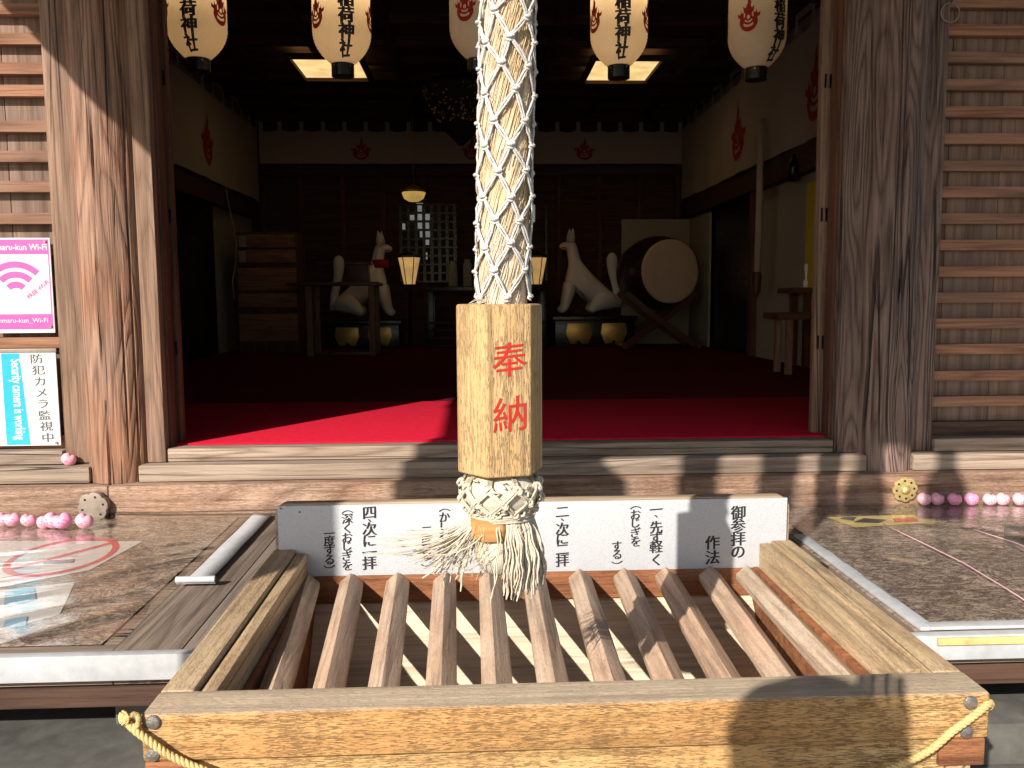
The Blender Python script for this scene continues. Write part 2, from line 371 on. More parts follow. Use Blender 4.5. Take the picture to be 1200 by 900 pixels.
def outline_mesh(polys):
    """filled 2-D outline with holes -> verts, faces"""
    cu = bpy.data.curves.new('o', 'CURVE'); cu.dimensions = '2D'; cu.fill_mode = 'BOTH'; cu.resolution_u = 5
    for P in polys:
        sp = cu.splines.new('BEZIER'); sp.bezier_points.add(len(P)-1); sp.use_cyclic_u = True
        for p, q in zip(sp.bezier_points, P):
            p.co = (q[0], q[1], 0); p.handle_left_type = p.handle_right_type = 'VECTOR' if len(q) > 2 else 'AUTO'
    o = bpy.data.objects.new('o', cu); col.objects.link(o); bpy.context.view_layer.update()
    me = o.evaluated_get(bpy.context.evaluated_depsgraph_get()).to_mesh()
    V = [(v.co.x, v.co.y) for v in me.vertices]; Fc = [tuple(p.vertices) for p in me.polygons]
    bpy.data.objects.remove(o); bpy.data.curves.remove(cu); return V, Fc
def subdiv2d(V, Fc, L):
    bm = bmesh.new(); vv = [bm.verts.new((x, y, 0)) for x, y in V]
    for f in Fc:
        try: bm.faces.new([vv[i] for i in f])
        except ValueError: pass
    for _ in range(4):
        es = [e for e in bm.edges if e.calc_length() > L]
        if not es: break
        bmesh.ops.subdivide_edges(bm, edges=es, cuts=1)
        bmesh.ops.triangulate(bm, faces=bm.faces)
    bm.verts.index_update(); r = [(v.co.x, v.co.y) for v in bm.verts], [tuple(v.index for v in f.verts) for f in bm.faces]
    bm.free(); return r
_half = [(.0, -1.0), (.42, -.92), (.74, -.66), (.92, -.28), (.88, .02), (1.08, .10), (1.14, .42, 1), (.94, .30), (.86, .30), (.80, .62, 1), (.62, .36), (.50, .44), (.52, .84), (.34, .72), (.22, .92)]
_top = [(.26, 1.14), (.12, 1.38), (.20, 1.72, 1), (-.06, 1.44), (-.08, 1.16), (-.20, .92)]
_em = _half + _top + [(-q[0]+.0, q[1]+.02, *q[2:]) for q in reversed(_half[1:-1])]
_holes = [[(-.50, -.40), (0, -.66), (.50, -.40), (.28, -.44), (0, -.50), (-.28, -.44)], [(-.16, .06), (0, -.10), (.16, .06), (0, .22)],
          [(-.36, -.12), (0, -.34), (.36, -.12), (.18, -.18), (0, -.22), (-.18, -.18)], [(.34, .16), (.42, .04), (.48, .22), (.42, .42)], [(-.34, .16), (-.42, .04), (-.48, .22), (-.42, .42)]]
EMB = subdiv2d(*outline_mesh([_em] + _holes), .22)

def skinmesh(name, verts, edges, radii, mat, root=0, sub=2):
    me = bpy.data.meshes.new(name); me.from_pydata(verts, edges, []); me.update()
    o = bpy.data.objects.new(name, me); col.objects.link(o)
    bm = bmesh.new(); bm.from_mesh(me); ly = bm.verts.layers.skin.verify(); bm.verts.ensure_lookup_table()
    for i, v in enumerate(bm.verts):
        r = radii[i]; v[ly].radius = (r, r) if not isinstance(r, tuple) else r; v[ly].use_root = (i == root)
    bm.to_mesh(me); bm.free()
    md = o.modifiers.new('skin', 'SKIN'); md.use_smooth_shade = True; md.branch_smoothing = .6
    ms = o.modifiers.new('sub', 'SUBSURF'); ms.levels = ms.render_levels = sub
    bpy.context.view_layer.update()
    r = bpy.data.meshes.new_from_object(o.evaluated_get(bpy.context.evaluated_depsgraph_get())); r.name = name
    bpy.data.objects.remove(o); bpy.data.meshes.remove(me)
    r.materials.clear(); r.materials.append(M[mat]); 
    for p in r.polygons: p.use_smooth = True
    return r

# ================================================================== setting
ZB, ZF = .68, .925              # veranda top, hall floor
YBK, XL, XR, ZC = 10.83, -2.75, 2.70, 3.75
o = bx('ground', -60, 60, -60, 60, -.2, 0, 'stone', None, 0); tag(o, kind='structure')
o = bx('stone_step', -4.2, 4.5, .75, 2.55, .0, .43, 'concrete', None, .01); tag(o, kind='structure')
for k in range(3):
    o = bx('stone_step', -2.0, 2.3, .75-.3*(k+1), .748-.3*k, 0, .43-.107*(k+1), 'concrete', None, .01); tag(o, kind='structure')

# ------------------------------------------------------------------ the hall
hall = empty('shrine_hall', (0, 3.4, 0), 'weathered wooden shrine hall with open front, round pillars and slatted side walls', 'shrine')
def pillar(cx, mat, name, cracks):
    b = MB(); r = .125; n = 64
    prof = [(r, .806+i*.08) for i in range(34)]
    def fn(rr, z, a):
        d = 0
        for (ca, wd, z0, z1, dp) in cracks:
            if z0 < z < z1:
                dd = (a - ca - .05*math.sin(z*2.3+ca*7) + math.pi) % (2*math.pi) - math.pi
                d += dp*math.exp(-(dd/wd)**2)
        return rr*(1 + .006*math.sin(3*a+z) + .008*mnoise.noise((math.cos(a)*2+cx, math.sin(a)*2, z*.9))) - d
    b.lathe(prof, 128, (cx, 3.37, 0), fn=fn)
    return b.build('pillar', M[mat], hall, smooth='auto')
pillar(-1.385, 'pillar', 'pillar', [(R(-92), .02, .8, 2.2, .012), (R(-62), .015, .8, 1.9, .008), (R(-40), .02, .8, 2.6, .01)])
pillar(1.635, 'pillar_shaded', 'pillar', [(R(-88), .018, 1.0, 3.4, .012), (R(-110), .012, .8, 2.0, .006), (R(-70), .012, .8, 1.7, .006)])
# sills and steps across the front
bx('sill_beam', -3.6, -1.392, 3.22, 3.52, .585, .803, 'beam', hall, .008)
bx('sill_beam', -1.389, 3.9, 3.217, 3.52, .585, .805, 'beam', hall, .008)
bx('step_beam', -1.292, 1.54, 3.262, 3.40, .807, .871, 'beam_grey', hall, .008)
bx('step_beam', -3.6, -1.475, 3.262, 3.40, .807, .869, 'beam_grey', hall, .008)
bx('step_beam', 1.728, 3.9, 3.262, 3.40, .807, .871, 'beam_grey', hall, .008)
bx('threshold', -1.203, 1.430, 3.325, 3.40, .873, .925, 'beam_grey', hall, .007)
bx('threshold_board', -1.18, 1.40, 3.403, 3.55, .86, .921, 'beam_grey', hall, .003)
# jambs
bx('jamb_board', -1.300, -1.205, 3.315, 3.365, .873, 3.4, 'post', hall, .006)
bx('jamb_board', 1.432, 1.53, 3.315, 3.365, .873, 3.4, 'pillar_shaded', hall, .006)
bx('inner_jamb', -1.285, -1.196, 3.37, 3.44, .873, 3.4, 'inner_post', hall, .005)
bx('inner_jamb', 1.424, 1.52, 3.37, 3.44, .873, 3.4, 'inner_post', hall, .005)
for s, x0, x1 in ((-1, -1.29, -1.190), (1, 1.400, 1.515)):
    d = bx('door_stile', x0, x1, 3.475, 3.515, .925, 3.4, 'inner_post' if s < 0 else 'post', hall, .004)
    xe = x1-.022 if s < 0 else x0+.022
    for z in (1.28, 1.80, 2.33):
        for dx in (-.008, .012): bx('mortise', xe+dx-.004, xe+dx+.004, 3.472, 3.4745, z, z+.055, 'black', d, 0)
    bx('door_panel', x0 if s < 0 else x0+.09, x1-.09 if s < 0 else x1, 3.52, 3.54, .925, 3.4, 'inner_post', hall, .003)
# flat posts beside the pillars and slatted outer walls
bx('flat_post', -1.592, -1.502, 3.33, 3.42, .873, 3.6, 'post', hall, .005)
bx('flat_post', 1.752, 1.835, 3.33, 3.42, .873, 3.6, 'pillar_shaded', hall, .005)
def slat_wall(x0, x1, zs, off):
    wl = empty('slatted_wall', (0, 0, 0)); wl.parent = hall; wl.location = Vector(((x0+x1)/2, 3.42, .87)) - org(hall)
    xx = x0 + off; xs = [x0]
    while xx < x1: xs.append(xx); xx += .213
    xs.append(x1)
    for a, b in zip(xs[:-1], xs[1:]):
        if b-a < .02: continue
        bx('board', a+.0012, b-.0012, 3.405+random.uniform(0, .003), 3.43, .95, 3.6, 'board', wl, .0025)
    for z in zs:
        bx('slat', x0+.002, x1-.002, 3.362+random.uniform(0, .003), 3.404, z-.021, z+.021, 'slat', wl, .003)
    return wl
def zat(px, py, Y): return PY(px, py, Y).z
zr = [zat(1150, y, 3.365) for y in (470, 440, 409, 379, 348.5, 318, 287, 256, 225)]; stp = zr[-1]-zr[-2]
zr += [zr[-1]+stp*(i+1) for i in range(12)]
slat_wall(1.837, 3.9, zr, .057)
zl = [zat(20, y, 3.365) for y in (256, 218.5, 183, 148, 106, 80, 45, 10)]; stp = .118
zl = [zl[0]-stp*k for k in (4, 3, 2, 1)] + zl[:4] + [zl[4]] + zl[5:] + [zl[-1]+stp*(i+1) for i in range(5)]
slat_wall(-3.6, -1.594, zl, .12)
bx('wall_sill', -3.6, -1.594, 3.31, 3.44, .873, .925, 'beam_grey', hall, .005)
bx('wall_sill', 1.837, 3.9, 3.31, 3.44, .873, .925, 'beam_grey', hall, .005)
bx('skirting', 1.837, 3.9, 3.365, 3.404, .927, .985, 'dark_beam', hall, .004)
bx('skirting', -3.6, -1.594, 3.365, 3.404, .927, .975, 'slat', hall, .004)
# ring on an eye bolt beside the right hand pillar
p = PY(1113, 15, 3.325); b = MB()
b.tube([(p.x+.036*math.cos(a*math.pi/12), 3.322, p.z+.036*math.sin(a*math.pi/12)) for a in range(24)], .0035, 6, closed=True)
b.tube([(p.x+.005, 3.33, p.z+.046), (p.x+.005, 3.315, p.z+.040), (p.x+.005, 3.31, p.z+.034)], .004, 6)
rg = b.build('iron_ring', M['iron'], hall, smooth=True)
# flower shaped nail covers
def rosette(px, py, r, mat, petals, rot):
    c = PY(px, py, 3.217); b = MB(); poly = []
    for k in range(petals*8):
        a = 2*math.pi*k/(petals*8); rr = r*(.88+.12*abs(math.cos(a*petals/2))**.5); poly.append((c.x+rr*math.cos(a+rot), c.z+rr*math.sin(a+rot)))
    b.prism(poly, 3.216, 3.203 if petals > 6 else 3.185)
    ro = b.build('rosette', M[mat], hall, bevel=.003)
    if petals > 6:
        b = MB(); b.lathe([(.0001, 0), (.012, .0), (.018, .004), (.012, .010), (.0001, .013)], 16, cap=False)
        b.v = [(c.x+x, 3.203-z, c.z+y) for x, y, z in b.v]; b.build('rosette_boss', M['brass'], ro, smooth=True)
    b = MB()
    for k in range(petals):
        a = 2*math.pi*k/petals+rot; x, z = c.x+.7*r*math.cos(a), c.z+.7*r*math.sin(a); y0 = (3.203 if petals > 6 else 3.185)
        b.tube([(x, y0-.0006, z), (x, y0-.0010, z)], .0045, 8)
    b.build('nail_hole', M['black'], ro)
rosette(113, 592, .056, 'iron', 6, .25)
rosette(1059, 573, .05, 'brass', 8, .1)
# wall over the opening, roof of the hall
bx('front_lintel', -1.5, 1.75, 3.40, 3.46, 3.0, 3.9, 'inner_beam', hall, .005)
bx('hall_roof', -5.2, 5.4, 3.2, 12.0, 3.95, 4.15, 'roof', hall, .01)
# interior shell
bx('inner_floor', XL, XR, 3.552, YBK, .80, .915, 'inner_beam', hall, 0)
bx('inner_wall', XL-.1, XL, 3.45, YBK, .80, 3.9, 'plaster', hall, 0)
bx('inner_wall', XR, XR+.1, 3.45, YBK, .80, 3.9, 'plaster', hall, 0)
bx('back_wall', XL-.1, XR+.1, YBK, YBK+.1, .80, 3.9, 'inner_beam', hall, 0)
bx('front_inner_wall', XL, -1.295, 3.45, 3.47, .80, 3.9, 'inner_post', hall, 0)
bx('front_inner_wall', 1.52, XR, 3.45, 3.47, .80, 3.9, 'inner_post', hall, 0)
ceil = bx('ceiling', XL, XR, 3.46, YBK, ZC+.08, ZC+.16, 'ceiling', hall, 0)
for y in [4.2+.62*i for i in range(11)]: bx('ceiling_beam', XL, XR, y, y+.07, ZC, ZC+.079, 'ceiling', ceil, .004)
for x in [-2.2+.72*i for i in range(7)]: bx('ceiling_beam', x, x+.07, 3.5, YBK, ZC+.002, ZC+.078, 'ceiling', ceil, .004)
# posts and rails against the back wall
for px in (312, 355, 404, 450, 498, 655, 702, 748, 792): 
    x = PY(px, 300, YBK).x; bx('wall_post', x-.03, x+.03, YBK-.05, YBK, .92, 3.3, 'inner_post', hall, .004)
z = zat(400, 197, YBK); bx('wall_rail', XL, XR, YBK-.09, YBK-.052, z-.10, z, 'inner_beam', hall, .004)
# side wall rails (beam under the side curtains)
bx('wall_rail', XR-.10, XR, 3.6, YBK-.1, 2.48, 2.70, 'inner_beam', hall, .004)
bx('wall_rail', XL, XL+.10, 3.6, YBK-.1, 2.48, 2.70, 'inner_beam', hall, .004)
# doorway shade painted as flat black sheets on the side walls; posts
def side_y(px): return PX(px, 300, XR).y
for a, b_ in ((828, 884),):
    y1, y0 = side_y(a), side_y(b_); bx('doorway_darkness', XR-.012, XR-.002, y0, y1, .92, 2.48, 'black', hall, 0)
bx('wall_post', XR-.06, XR, side_y(884)-.10, side_y(884)-.003, .92, 2.48, 'inner_post', hall, .004)
bx('doorway_darkness', XL+.002, XL+.012, 6.0, 9.2, .92, 2.48, 'black', hall, 0)
y0 = side_y(958); bx('yellow_door', XR-.02, XR-.004, y0-.15, side_y(946), .92, 2.40, 'yellow', hall, .003)
# porch roof in front of the hall (casts the shade on the right half)
pr = bx('porch_roof', -2.42, 2.75, -.23, 3.19, 3.30, 3.44, 'roof', hall, .006)
for x in (-1.725, 1.95): bx('porch_post', x-.10, x+.10, .0, .2, .0, 3.09, 'post', hall, .01)
bx('porch_beam', -2.3, 2.6, .02, .18, 3.10, 3.298, 'post', hall, .008)
bx('porch_beam', -2.3, 2.6, 1.13, 1.27, 3.16, 3.298, 'post', hall, .008)
def shadow_x(px, py, Y=-.2):
    q = PY(px, py, 3.24); t = (3.24-Y); return q.x-.65*t, q.z+.68*t
def eave_piece(pts, y=-.2, th=.02, name='eave_shadow_piece'):  # unseen light blockers, outlined by back-projecting the shadows on the steps
    b = MB(); b.prism([shadow_x(px, py, y) for px, py in pts], y, y+th); return b.build(name, M['inner_beam'], hall, bevel=.002)
eave_piece([(470, 470), (640, 470), (640, 545), (600, 566), (560, 610), (468, 614)], name='eave_shadow_plate')  # added blocker for the broad shadow on the steps
eave_piece([(668, 470), (700, 470), (704, 540), (738, 566), (740, 605), (700, 605), (668, 560)])
eave_piece([(796, 470), (850, 470), (842, 545), (846, 612), (800, 612)])
eave_piece([(892, 470), (940, 470), (936, 560), (930, 640), (880, 640), (893, 575)])
eave_piece([(1006, 470), (1034, 470), (1036, 550), (1042, 600), (1040, 625), (975, 625), (990, 590), (1006, 545)])
eave_piece([(1098, 470), (1122, 470), (1122, 548), (1134, 575), (1136, 640), (1084, 640), (1087, 575), (1100, 548)])

# carpets
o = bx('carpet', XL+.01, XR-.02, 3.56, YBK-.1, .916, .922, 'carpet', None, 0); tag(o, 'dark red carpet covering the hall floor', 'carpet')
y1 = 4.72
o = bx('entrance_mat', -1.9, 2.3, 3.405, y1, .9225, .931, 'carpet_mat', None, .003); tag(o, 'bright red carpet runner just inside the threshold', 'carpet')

# ------------------------------------------------------------------ verandas either side of the box
def veranda(x0, x1, xin, side):
    left = side < 0
    t = empty('veranda_platform', ((x0+x1)/2, 2.6, .43), 'wooden veranda %s of the box, topped by %s' % (('left', 'a no-smoking notice under clear vinyl') if left else ('right', 'scribble-patterned vinyl and a yellow sheet')), 'platform')
    if left: bx('deck', x0, -.862, 1.965, 3.214, .60, ZB, 'beam_grey', t, .003); bx('edge_board', -.86, -.70, 1.965, 3.214, .60, ZB+.002, 'deck', t, .003); bx('edge_board', -.698, x1, 1.965, 3.214, .60, ZB+.001, 'deck', t, .003)
    else: bx('deck', 1.072, x1, 1.965, 3.214, .60, ZB, 'beam_grey', t, .003); bx('edge_board', x0, 1.07, 1.965, 3.214, .60, ZB-.001, 'deck', t, .003)
    bx('front_beam', x0, x1, 1.985, 2.08, .535, .598, 'dark_beam', t, .004)
    bx('support_wall', x0, x1, 2.24, 2.30, .43, .60, 'concrete', t, .004)
    bx('edge_strip', x0, x1, 1.935, 1.963, .622, ZB+.004, 'white', t, .003)
    return t
vl = veranda(-3.4, -.52, -.79, -1)
vr = veranda(.80, 3.7, 1.09, 1)
o = bx('concrete_block', -.92, -.74, 2.10, 2.20, .431, .52, 'concrete', None, .006); tag(o, 'broken pale concrete piece under the left veranda edge', 'concrete piece')
o = bx('concrete_block', .78+.36, .78+.52, 1.80, 1.92, .431, .53, 'concrete', None, .006); tag(o, 'pale concrete block on the step right of the offering box', 'concrete piece')

def sheet(name, x0, x1, y0, y1, z, hfn, mat, parent, nx=60, ny=60, skew=None):
    b = MB(); 
    for j in range(ny+1):
        for i in range(nx+1):
            u, v = i/nx, j/ny; y = y0+(y1-y0)*v
            x = x0+(x1-x0)*u; b.v.append((x, y, z+hfn(x, y)))
    for j in range(ny):
        for i in range(nx): k = j*(nx+1)+i; b.f.append((k, k+1, k+nx+2, k+nx+1))
    return b.build(name, M[mat], parent, smooth=True)
def hl(x, y):
    # folds that fan out from the inner back corner
    a = math.atan2(y-3.3, x+.2); r = math.hypot(x+.2, y-3.3)
    k = max(0, math.sin(a*52+3.4*mnoise.noise((x*1.6, y*3.5, 3))))**4*(.35+.65*max(0, mnoise.noise((a*9, r*1.5, 7))+.4))
    fade = min(1, max(0, (2.95-y)/.5))*min(1, max(0, (-.78-x)/.1))
    return .002+.020*k*fade+.004*mnoise.noise((x*5, y*7, 0))*fade
pl = sheet('printed_sheet', -3.35, -.90, 2.0, 3.19, ZB+.004, lambda x, y: .0, 'sheet', vl, 8, 8)
sheet('printed_sheet', 1.12, 3.65, 2.0, 3.19, ZB+.004, lambda x, y: .0, 'sheet', vr, 8, 8)
def hr(x, y):
    k = max(0, math.sin((x*.8+y*1.1)*9+1.5*mnoise.noise((x*2, y*2, 1))))**10
    return .003+.006*k+.003*mnoise.noise((x*4, y*5, 5))
sheet('clear_cover', -3.35, -.86, 1.975, 3.19, ZB+.012, hl, 'vinyl', vl, 150, 110)
sheet('clear_cover', 1.11, 3.65, 2.01, 3.19, ZB+.009, hr, 'vinyl', vr, 110, 90)
# white runners along the inner edges
b = MB()
L = [PZ(312, 604, ZB+.018), PZ(228, 692, ZB+.018)]; wd = .085
bx('white_runner', 1.078, 1.118, 1.97, 2.80, ZB+.002, ZB+.012, 'white', vr, .003)
bx('white_runner', 1.10, 3.65, 1.965, 2.0, ZB+.005, ZB+.014, 'white', vr, .003)
bx('tape_strip', 1.10, 3.7, 1.928, 1.9345, .662, .680, 'yellow_tape', vr, .0015)
b = MB(); pts = []
n = 16
for i in range(n+1):
    y = 3.19-(3.19-2.40)*i/n; z = ZB+.014+.001*math.sin(i*.9)
    pts += [(-.842, y, z), (-.772, y, z+.001)]
for i in range(n): b.f.append((2*i, 2*i+1, 2*i+3, 2*i+2))
b.v = pts
o = b.build('plastic_strip', M['white'], None, smooth=True); md = o.modifiers.new('thick', 'SOLIDIFY'); md.thickness = .002
tag(o, 'white plastic strip with a rolled end beside the left rail of the box', 'plastic strip')
b = MB(); sp = [(y_, z_) for y_, z_ in [(2.40+.012*(1-k/40)*math.sin(k*.5), ZB+.026+.012*(1-k/40)*-math.cos(k*.5)) for k in range(36)]]
for k in range(35):
    (ya, za), (yb, zb_) = sp[k], sp[k+1]; b.add([(-.86, ya, za), (-.75, ya, za), (-.75, yb, zb_), (-.86, yb, zb_)], [(0, 1, 2, 3)])
b.build('rolled_end', M['white'], o, smooth=True)
# prints below the clear cover, left: notice with a red prohibition ring and blue panels
nz = ZB+.0062
def quad(name, pix, z, mat, parent):
    b = MB(); b.add([PZ(x, y, z) for x, y in pix], [tuple(range(len(pix)))]); return b.build(name, M[mat], parent)
no = quad('notice_sheet', [(-60, 700), (105, 668), (168, 634), (-20, 634)], nz, 'paper', vl)
c = PZ(74, 651, nz+.001); b = MB(); ra, rb = .155, .135; nn = 48
for k in range(nn):
    a0, a1 = 2*math.pi*k/nn, 2*math.pi*(k+1)/nn
    b.add([(c.x+r_*math.cos(t), c.y+r_*1.35*math.sin(t), nz+.001) for r_, t in ((ra, a0), (rb, a0), (rb, a1), (ra, a1))], [(0, 1, 2, 3)])
d = Vector((.72, .72*1.2)).normalized(); q = Vector((-d.y, d.x))*.011
b.add([(c.x+s*d.x*ra+t*q.x, c.y+s*d.y*ra*1.2+t*q.y, nz+.0012) for s, t in ((-1, -1), (1, -1), (1, 1), (-1, 1))], [(0, 1, 2, 3)])
b.build('prohibition_ring', M['redprint'], no)
b = MB(); b.add([PZ(x, y, nz+.0015) for x, y in ((52, 657), (88, 655), (86, 659), (50, 661))], [(0, 1, 2, 3)]); b.build('cigarette_mark', M['greyink'], no)
for pix in ([(4, 712), (42, 702), (40, 689), (6, 694)], [(2, 738), (30, 733), (32, 722), (6, 726)]): quad('blue_print', pix, nz+.002, 'bluepale', no)
quad('notice_sheet', [(-50, 752), (70, 720), (88, 682), (-40, 696)], nz-.0006, 'paper', vl)
# yellow sheet under the right cover and cords over it
q = quad('yellow_print', [(968, 606), (1002, 618), (1104, 612), (1070, 603)], ZB+.0065, 'yellow_tape', vr)
for pix, mt in (([(1000, 612), (1030, 613), (1040, 609), (1012, 607)], 'greyink'), ([(1048, 612), (1078, 611), (1070, 606), (1046, 607)], 'redprint'), ([(984, 608), (1000, 610), (1004, 606), (988, 606)], 'greyink')):
    quad('print_mark', pix, ZB+.0072, mt, q)
def cord(name, pix, z, r, mat, label, cat, n=8):
    b = MB(); b.tube([PZ(x, y, z) for x, y in pix], r, n); o = b.build(name, M[mat], None, smooth=True); tag(o, label, cat); return o
cord('pink_string', [(1035, 614), (1060, 626), (1085, 638), (1130, 660), (1180, 690), (1230, 722)], ZB+.018, .0013, 'rose3', 'thin pink string crossing the right veranda, nearer the box', 'string')
cord('pink_string', [(1140, 620), (1165, 628), (1190, 636), (1230, 652)], ZB+.018, .0013, 'rose3', 'short thin pink string near the clear box on the right veranda', 'string')
# clear acrylic box at the right edge
c = PZ(1205, 640, ZB+.02); cb = empty('acrylic_box', (c.x, c.y, ZB+.018), 'clear acrylic box at the right edge of the veranda', 'box')
b = MB(); b.box(c.x-.045, c.x+.12, c.y-.06, c.y+.06, ZB+.018, ZB+.070); b.build('clear_case', M['acrylic'], cb, bevel=.004)
b = MB(); b.box(c.x-.048, c.x+.123, c.y-.063, c.y+.063, ZB+.0705, ZB+.076); b.build('lid', M['acrylic'], cb, bevel=.002)

# ------------------------------------------------------------------ pink charms
def charm_mesh():
    b = MB(); n, mr = 20, 14; k = 0
    prof = []
    for i in range(mr+1):
        t = math.pi*i/mr
        for j in range(n):
            a = 2*math.pi*j/n; x, y, z = math.sin(t)*math.cos(a), math.sin(t)*math.sin(a), -math.cos(t)
            lob = .20*max(0, z)*(abs(x)**.7) - .17*max(0, z)*math.exp(-(x/.2)**2)
            w_ = 1-.22*max(0, -z)**2
            b.v.append((.0265*x*w_*1.06, .022*y*w_, .026*(z*.9+lob)+.0235))
    for i in range(mr):
        for j in range(n): b.f.append((i*n+j, i*n+(j+1) % n, (i+1)*n+(j+1) % n, (i+1)*n+j))
    return b
_cm = charm_mesh()
charm_me = [ _cm.mesh('charm', M[k], True) for k in ('rose', 'rose2', 'rose3')]
def marks_mesh():
    b = MB()
    for (x, z, w_, h) in ((-.010, .029, .006, .0018), (.008, .030, .006, .0018), (-.001, .023, .003, .003), (.004, .018, .009, .0016), (-.006, .017, .0016, .007), (.012, .021, .0016, .008)):
        y = -.0228*math.sqrt(max(.05, 1-(x/.031)**2-((z-.0245)/.030)**2))-.0012
        b.add([(x-w_/2, y, z-h/2), (x+w_/2, y, z-h/2), (x+w_/2, y, z+h/2), (x-w_/2, y, z+h/2)], [(0, 1, 2, 3)])
    return b.mesh('marks', M['redprint'])
_mk = marks_mesh()
def charm(px, py, z, k, s, tilt, rz, label, group):
    p = PZ(px, py, z); o = empty('pink_charm', p, label, 'charm', group); o.rotation_euler = (0, tilt, rz); o.scale = (s, s, s)
    c = link('charm_body', charm_me[k], o); link('face_marks', _mk, o)
    return o
GL, GR = 'pink charms lined up on the left veranda', 'pink charms lined up on the right veranda'
_ord = ['nearest', 'second', 'third', 'fourth', 'fifth', 'sixth', 'seventh', 'eighth']
for i, (px, k, s, tl) in enumerate(((96, 0, 1.12, .35), (78, 1, 1.15, -.4), (58, 0, 1.15, .5), (45, 0, .92, .9), (32, 0, .95, .2), (17, 0, 1.0, -.2), (2, 0, 1.0, .3))):
    charm(px, 619-.03*(96-px), ZB+.016, k, s, tl, random.uniform(-.5, .5), '%s pink charm%s in the left-hand row by the bronze rosette' % (_ord[i], '' if i == 0 else ' from the right'), GL)
charm(77, 545, .871, 0, 1.0, .5, .2, 'single pink charm alone on the ledge left of the pillar', GL)
for i, (px, k, s, tl) in enumerate(((1081, 2, 1.0, .3), (1096, 0, 1.0, .35), (1116, 1, 1.0, .3), (1136, 1, 1.02, .3), (1158, 2, .95, .2), (1172, 2, 1.0, .35), (1192, 2, 1.0, .35), (1207, 0, 1.0, .3))):
    charm(px, 592, ZB+.014, k, s, tl, random.uniform(-.3, .3), '%s pink charm%s in the right-hand row by the gold rosette' % (_ord[i], '' if i == 0 else ' from the left'), GR)

# ------------------------------------------------------------------ signs on the left wall
def sign_plate(name, pix, Y, mat, label):
    ps = [PY(x, y, Y) for x, y in pix]; x0, x1 = ps[0].x, ps[1].x; z1, z0 = ps[0].z, ps[2].z
    t = empty(name, ((x0+x1)/2, Y, z0), label, 'sign'); bx('plate', x0, x1, Y, Y+.006, z0, z1, mat, t, .0015)
    return t, x0, x1, z0, z1
YS = 3.340
t, x0, x1, z0, z1 = sign_plate('wifi_sign', [(-28, 279), (58, 279), (58, 390)], YS, 'paper', 'pink and white Wi-Fi sign on the left slatted wall')
def fr(u, v): return (x0+(x1-x0)*u, z0+(z1-z0)*v)
def pl2(name, u0, u1, v0, v1, mat, y=YS-.0006, par=None):
    b = MB(); (xa, za), (xb, zb_) = fr(u0, v0), fr(u1, v1); b.add([(xa, y, za), (xb, y, za), (xb, y, zb_), (xa, y, zb_)], [(0, 1, 2, 3)]); return b.build(name, M[mat], par)
pl2('header_band', .02, .98, .83, .985, 'pinkprint', par=t); pl2('footer_band', .02, .98, .04, .20, 'pinkprint', par=t)
pl2('side_band', .965, .98, .2, .83, 'pinkprint', par=t); pl2('side_band', .02, .035, .2, .83, 'pinkprint', par=t)
b = MB(); cx, cz = fr(.5, .40)
for ra, rb in ((.052, .028), (.090, .066), (.128, .104)):
    for k in range(20):
        a0, a1 = R(45+90*k/20), R(45+90*(k+1)/20); b.add([(cx+r_*math.cos(q), YS-.0007, cz+r_*math.sin(q)) for r_, q in ((ra, a0), (rb, a0), (rb, a1), (ra, a1))], [(0, 1, 2, 3)])
b.build('signal_arcs', M['pinkprint'], t)
def latin(mb, s, c, right, up, size, off=.0, sx=1):
    V, Fc = glyph(s, off, 1, 0); fn = flat_fn(c, right, up); mb.add([fn(x*size*sx, y*size) for x, y in V], Fc)
b = MB(); xa, za = fr(.5, .905); latin(b, 'Wanmaru-kun Wi-Fi', (xa, YS-.0014, za), (1, 0, 0), (0, 0, 1), .032, .018, .92)
b.build('lettering', M['paper'], t); b = MB(); xa, za = fr(.5, .13); latin(b, 'Wanmaru-kun_Wi-Fi', (xa, YS-.0014, za), (1, 0, 0), (0, 0, 1), .026, .0, 1.0)
b.build('lettering', M['paper'], t)
b = MB(); q = R(38); xa, za = fr(.80, .46); latin(b, 'FREE Wi-Fi', (xa, YS-.0016, za), (math.cos(q), 0, math.sin(q)), (-math.sin(q), 0, math.cos(q)), .022, .012); b.build('lettering', M['pinkprint'], t)
b = MB()
for u, v in ((.94, .965), (.95, .07)): xa, za = fr(u, v); b.tube([(xa, YS-.001, za), (xa, YS-.006, za)], .005, 8)
b.build('screw', M['bolt'], t)
t, x0, x1, z0, z1 = sign_plate('camera_sign', [(-42, 414), (65, 414), (65, 522)], YS, 'paper', 'white and blue security camera notice low on the left wall')
bx('top_rail', x0, x1+.004, YS-.003, YS+.004, z1+.0005, z1+.016, 'iron', t, .002)
b = MB()
(xa, za), (xb, zb_) = fr(.40, .0), fr(.645, 1); b.add([(xa, YS-.0006, z0+.004), (x0+(x1-x0)*.665, YS-.0006, z0+.004), (x0+(x1-x0)*.60, YS-.0006, z1-.002), (xa, YS-.0006, z1-.002)], [(0, 1, 2, 3)]); b.build('blue_band', M['bluepanel'], t)
b = MB()
for i, ch in enumerate('防犯カメラ監視中'):
    xa, za = fr(.79+.010*i, .935-.121*i); text_into(b, ch, flat_fn((xa, YS-.0008, za), (1, 0, 0), (0, 0, 1)), .040, .012, 0, .05, 1.28)
b.build('lettering', M['greyink'], t)
b = MB(); xa, za = fr(.545, .5); latin(b, 'Security camera is working', (xa, YS-.0012, za), (0, 0, -1), (1, 0, 0), .054, .016, .53); b.build('lettering', M['paper'], t)
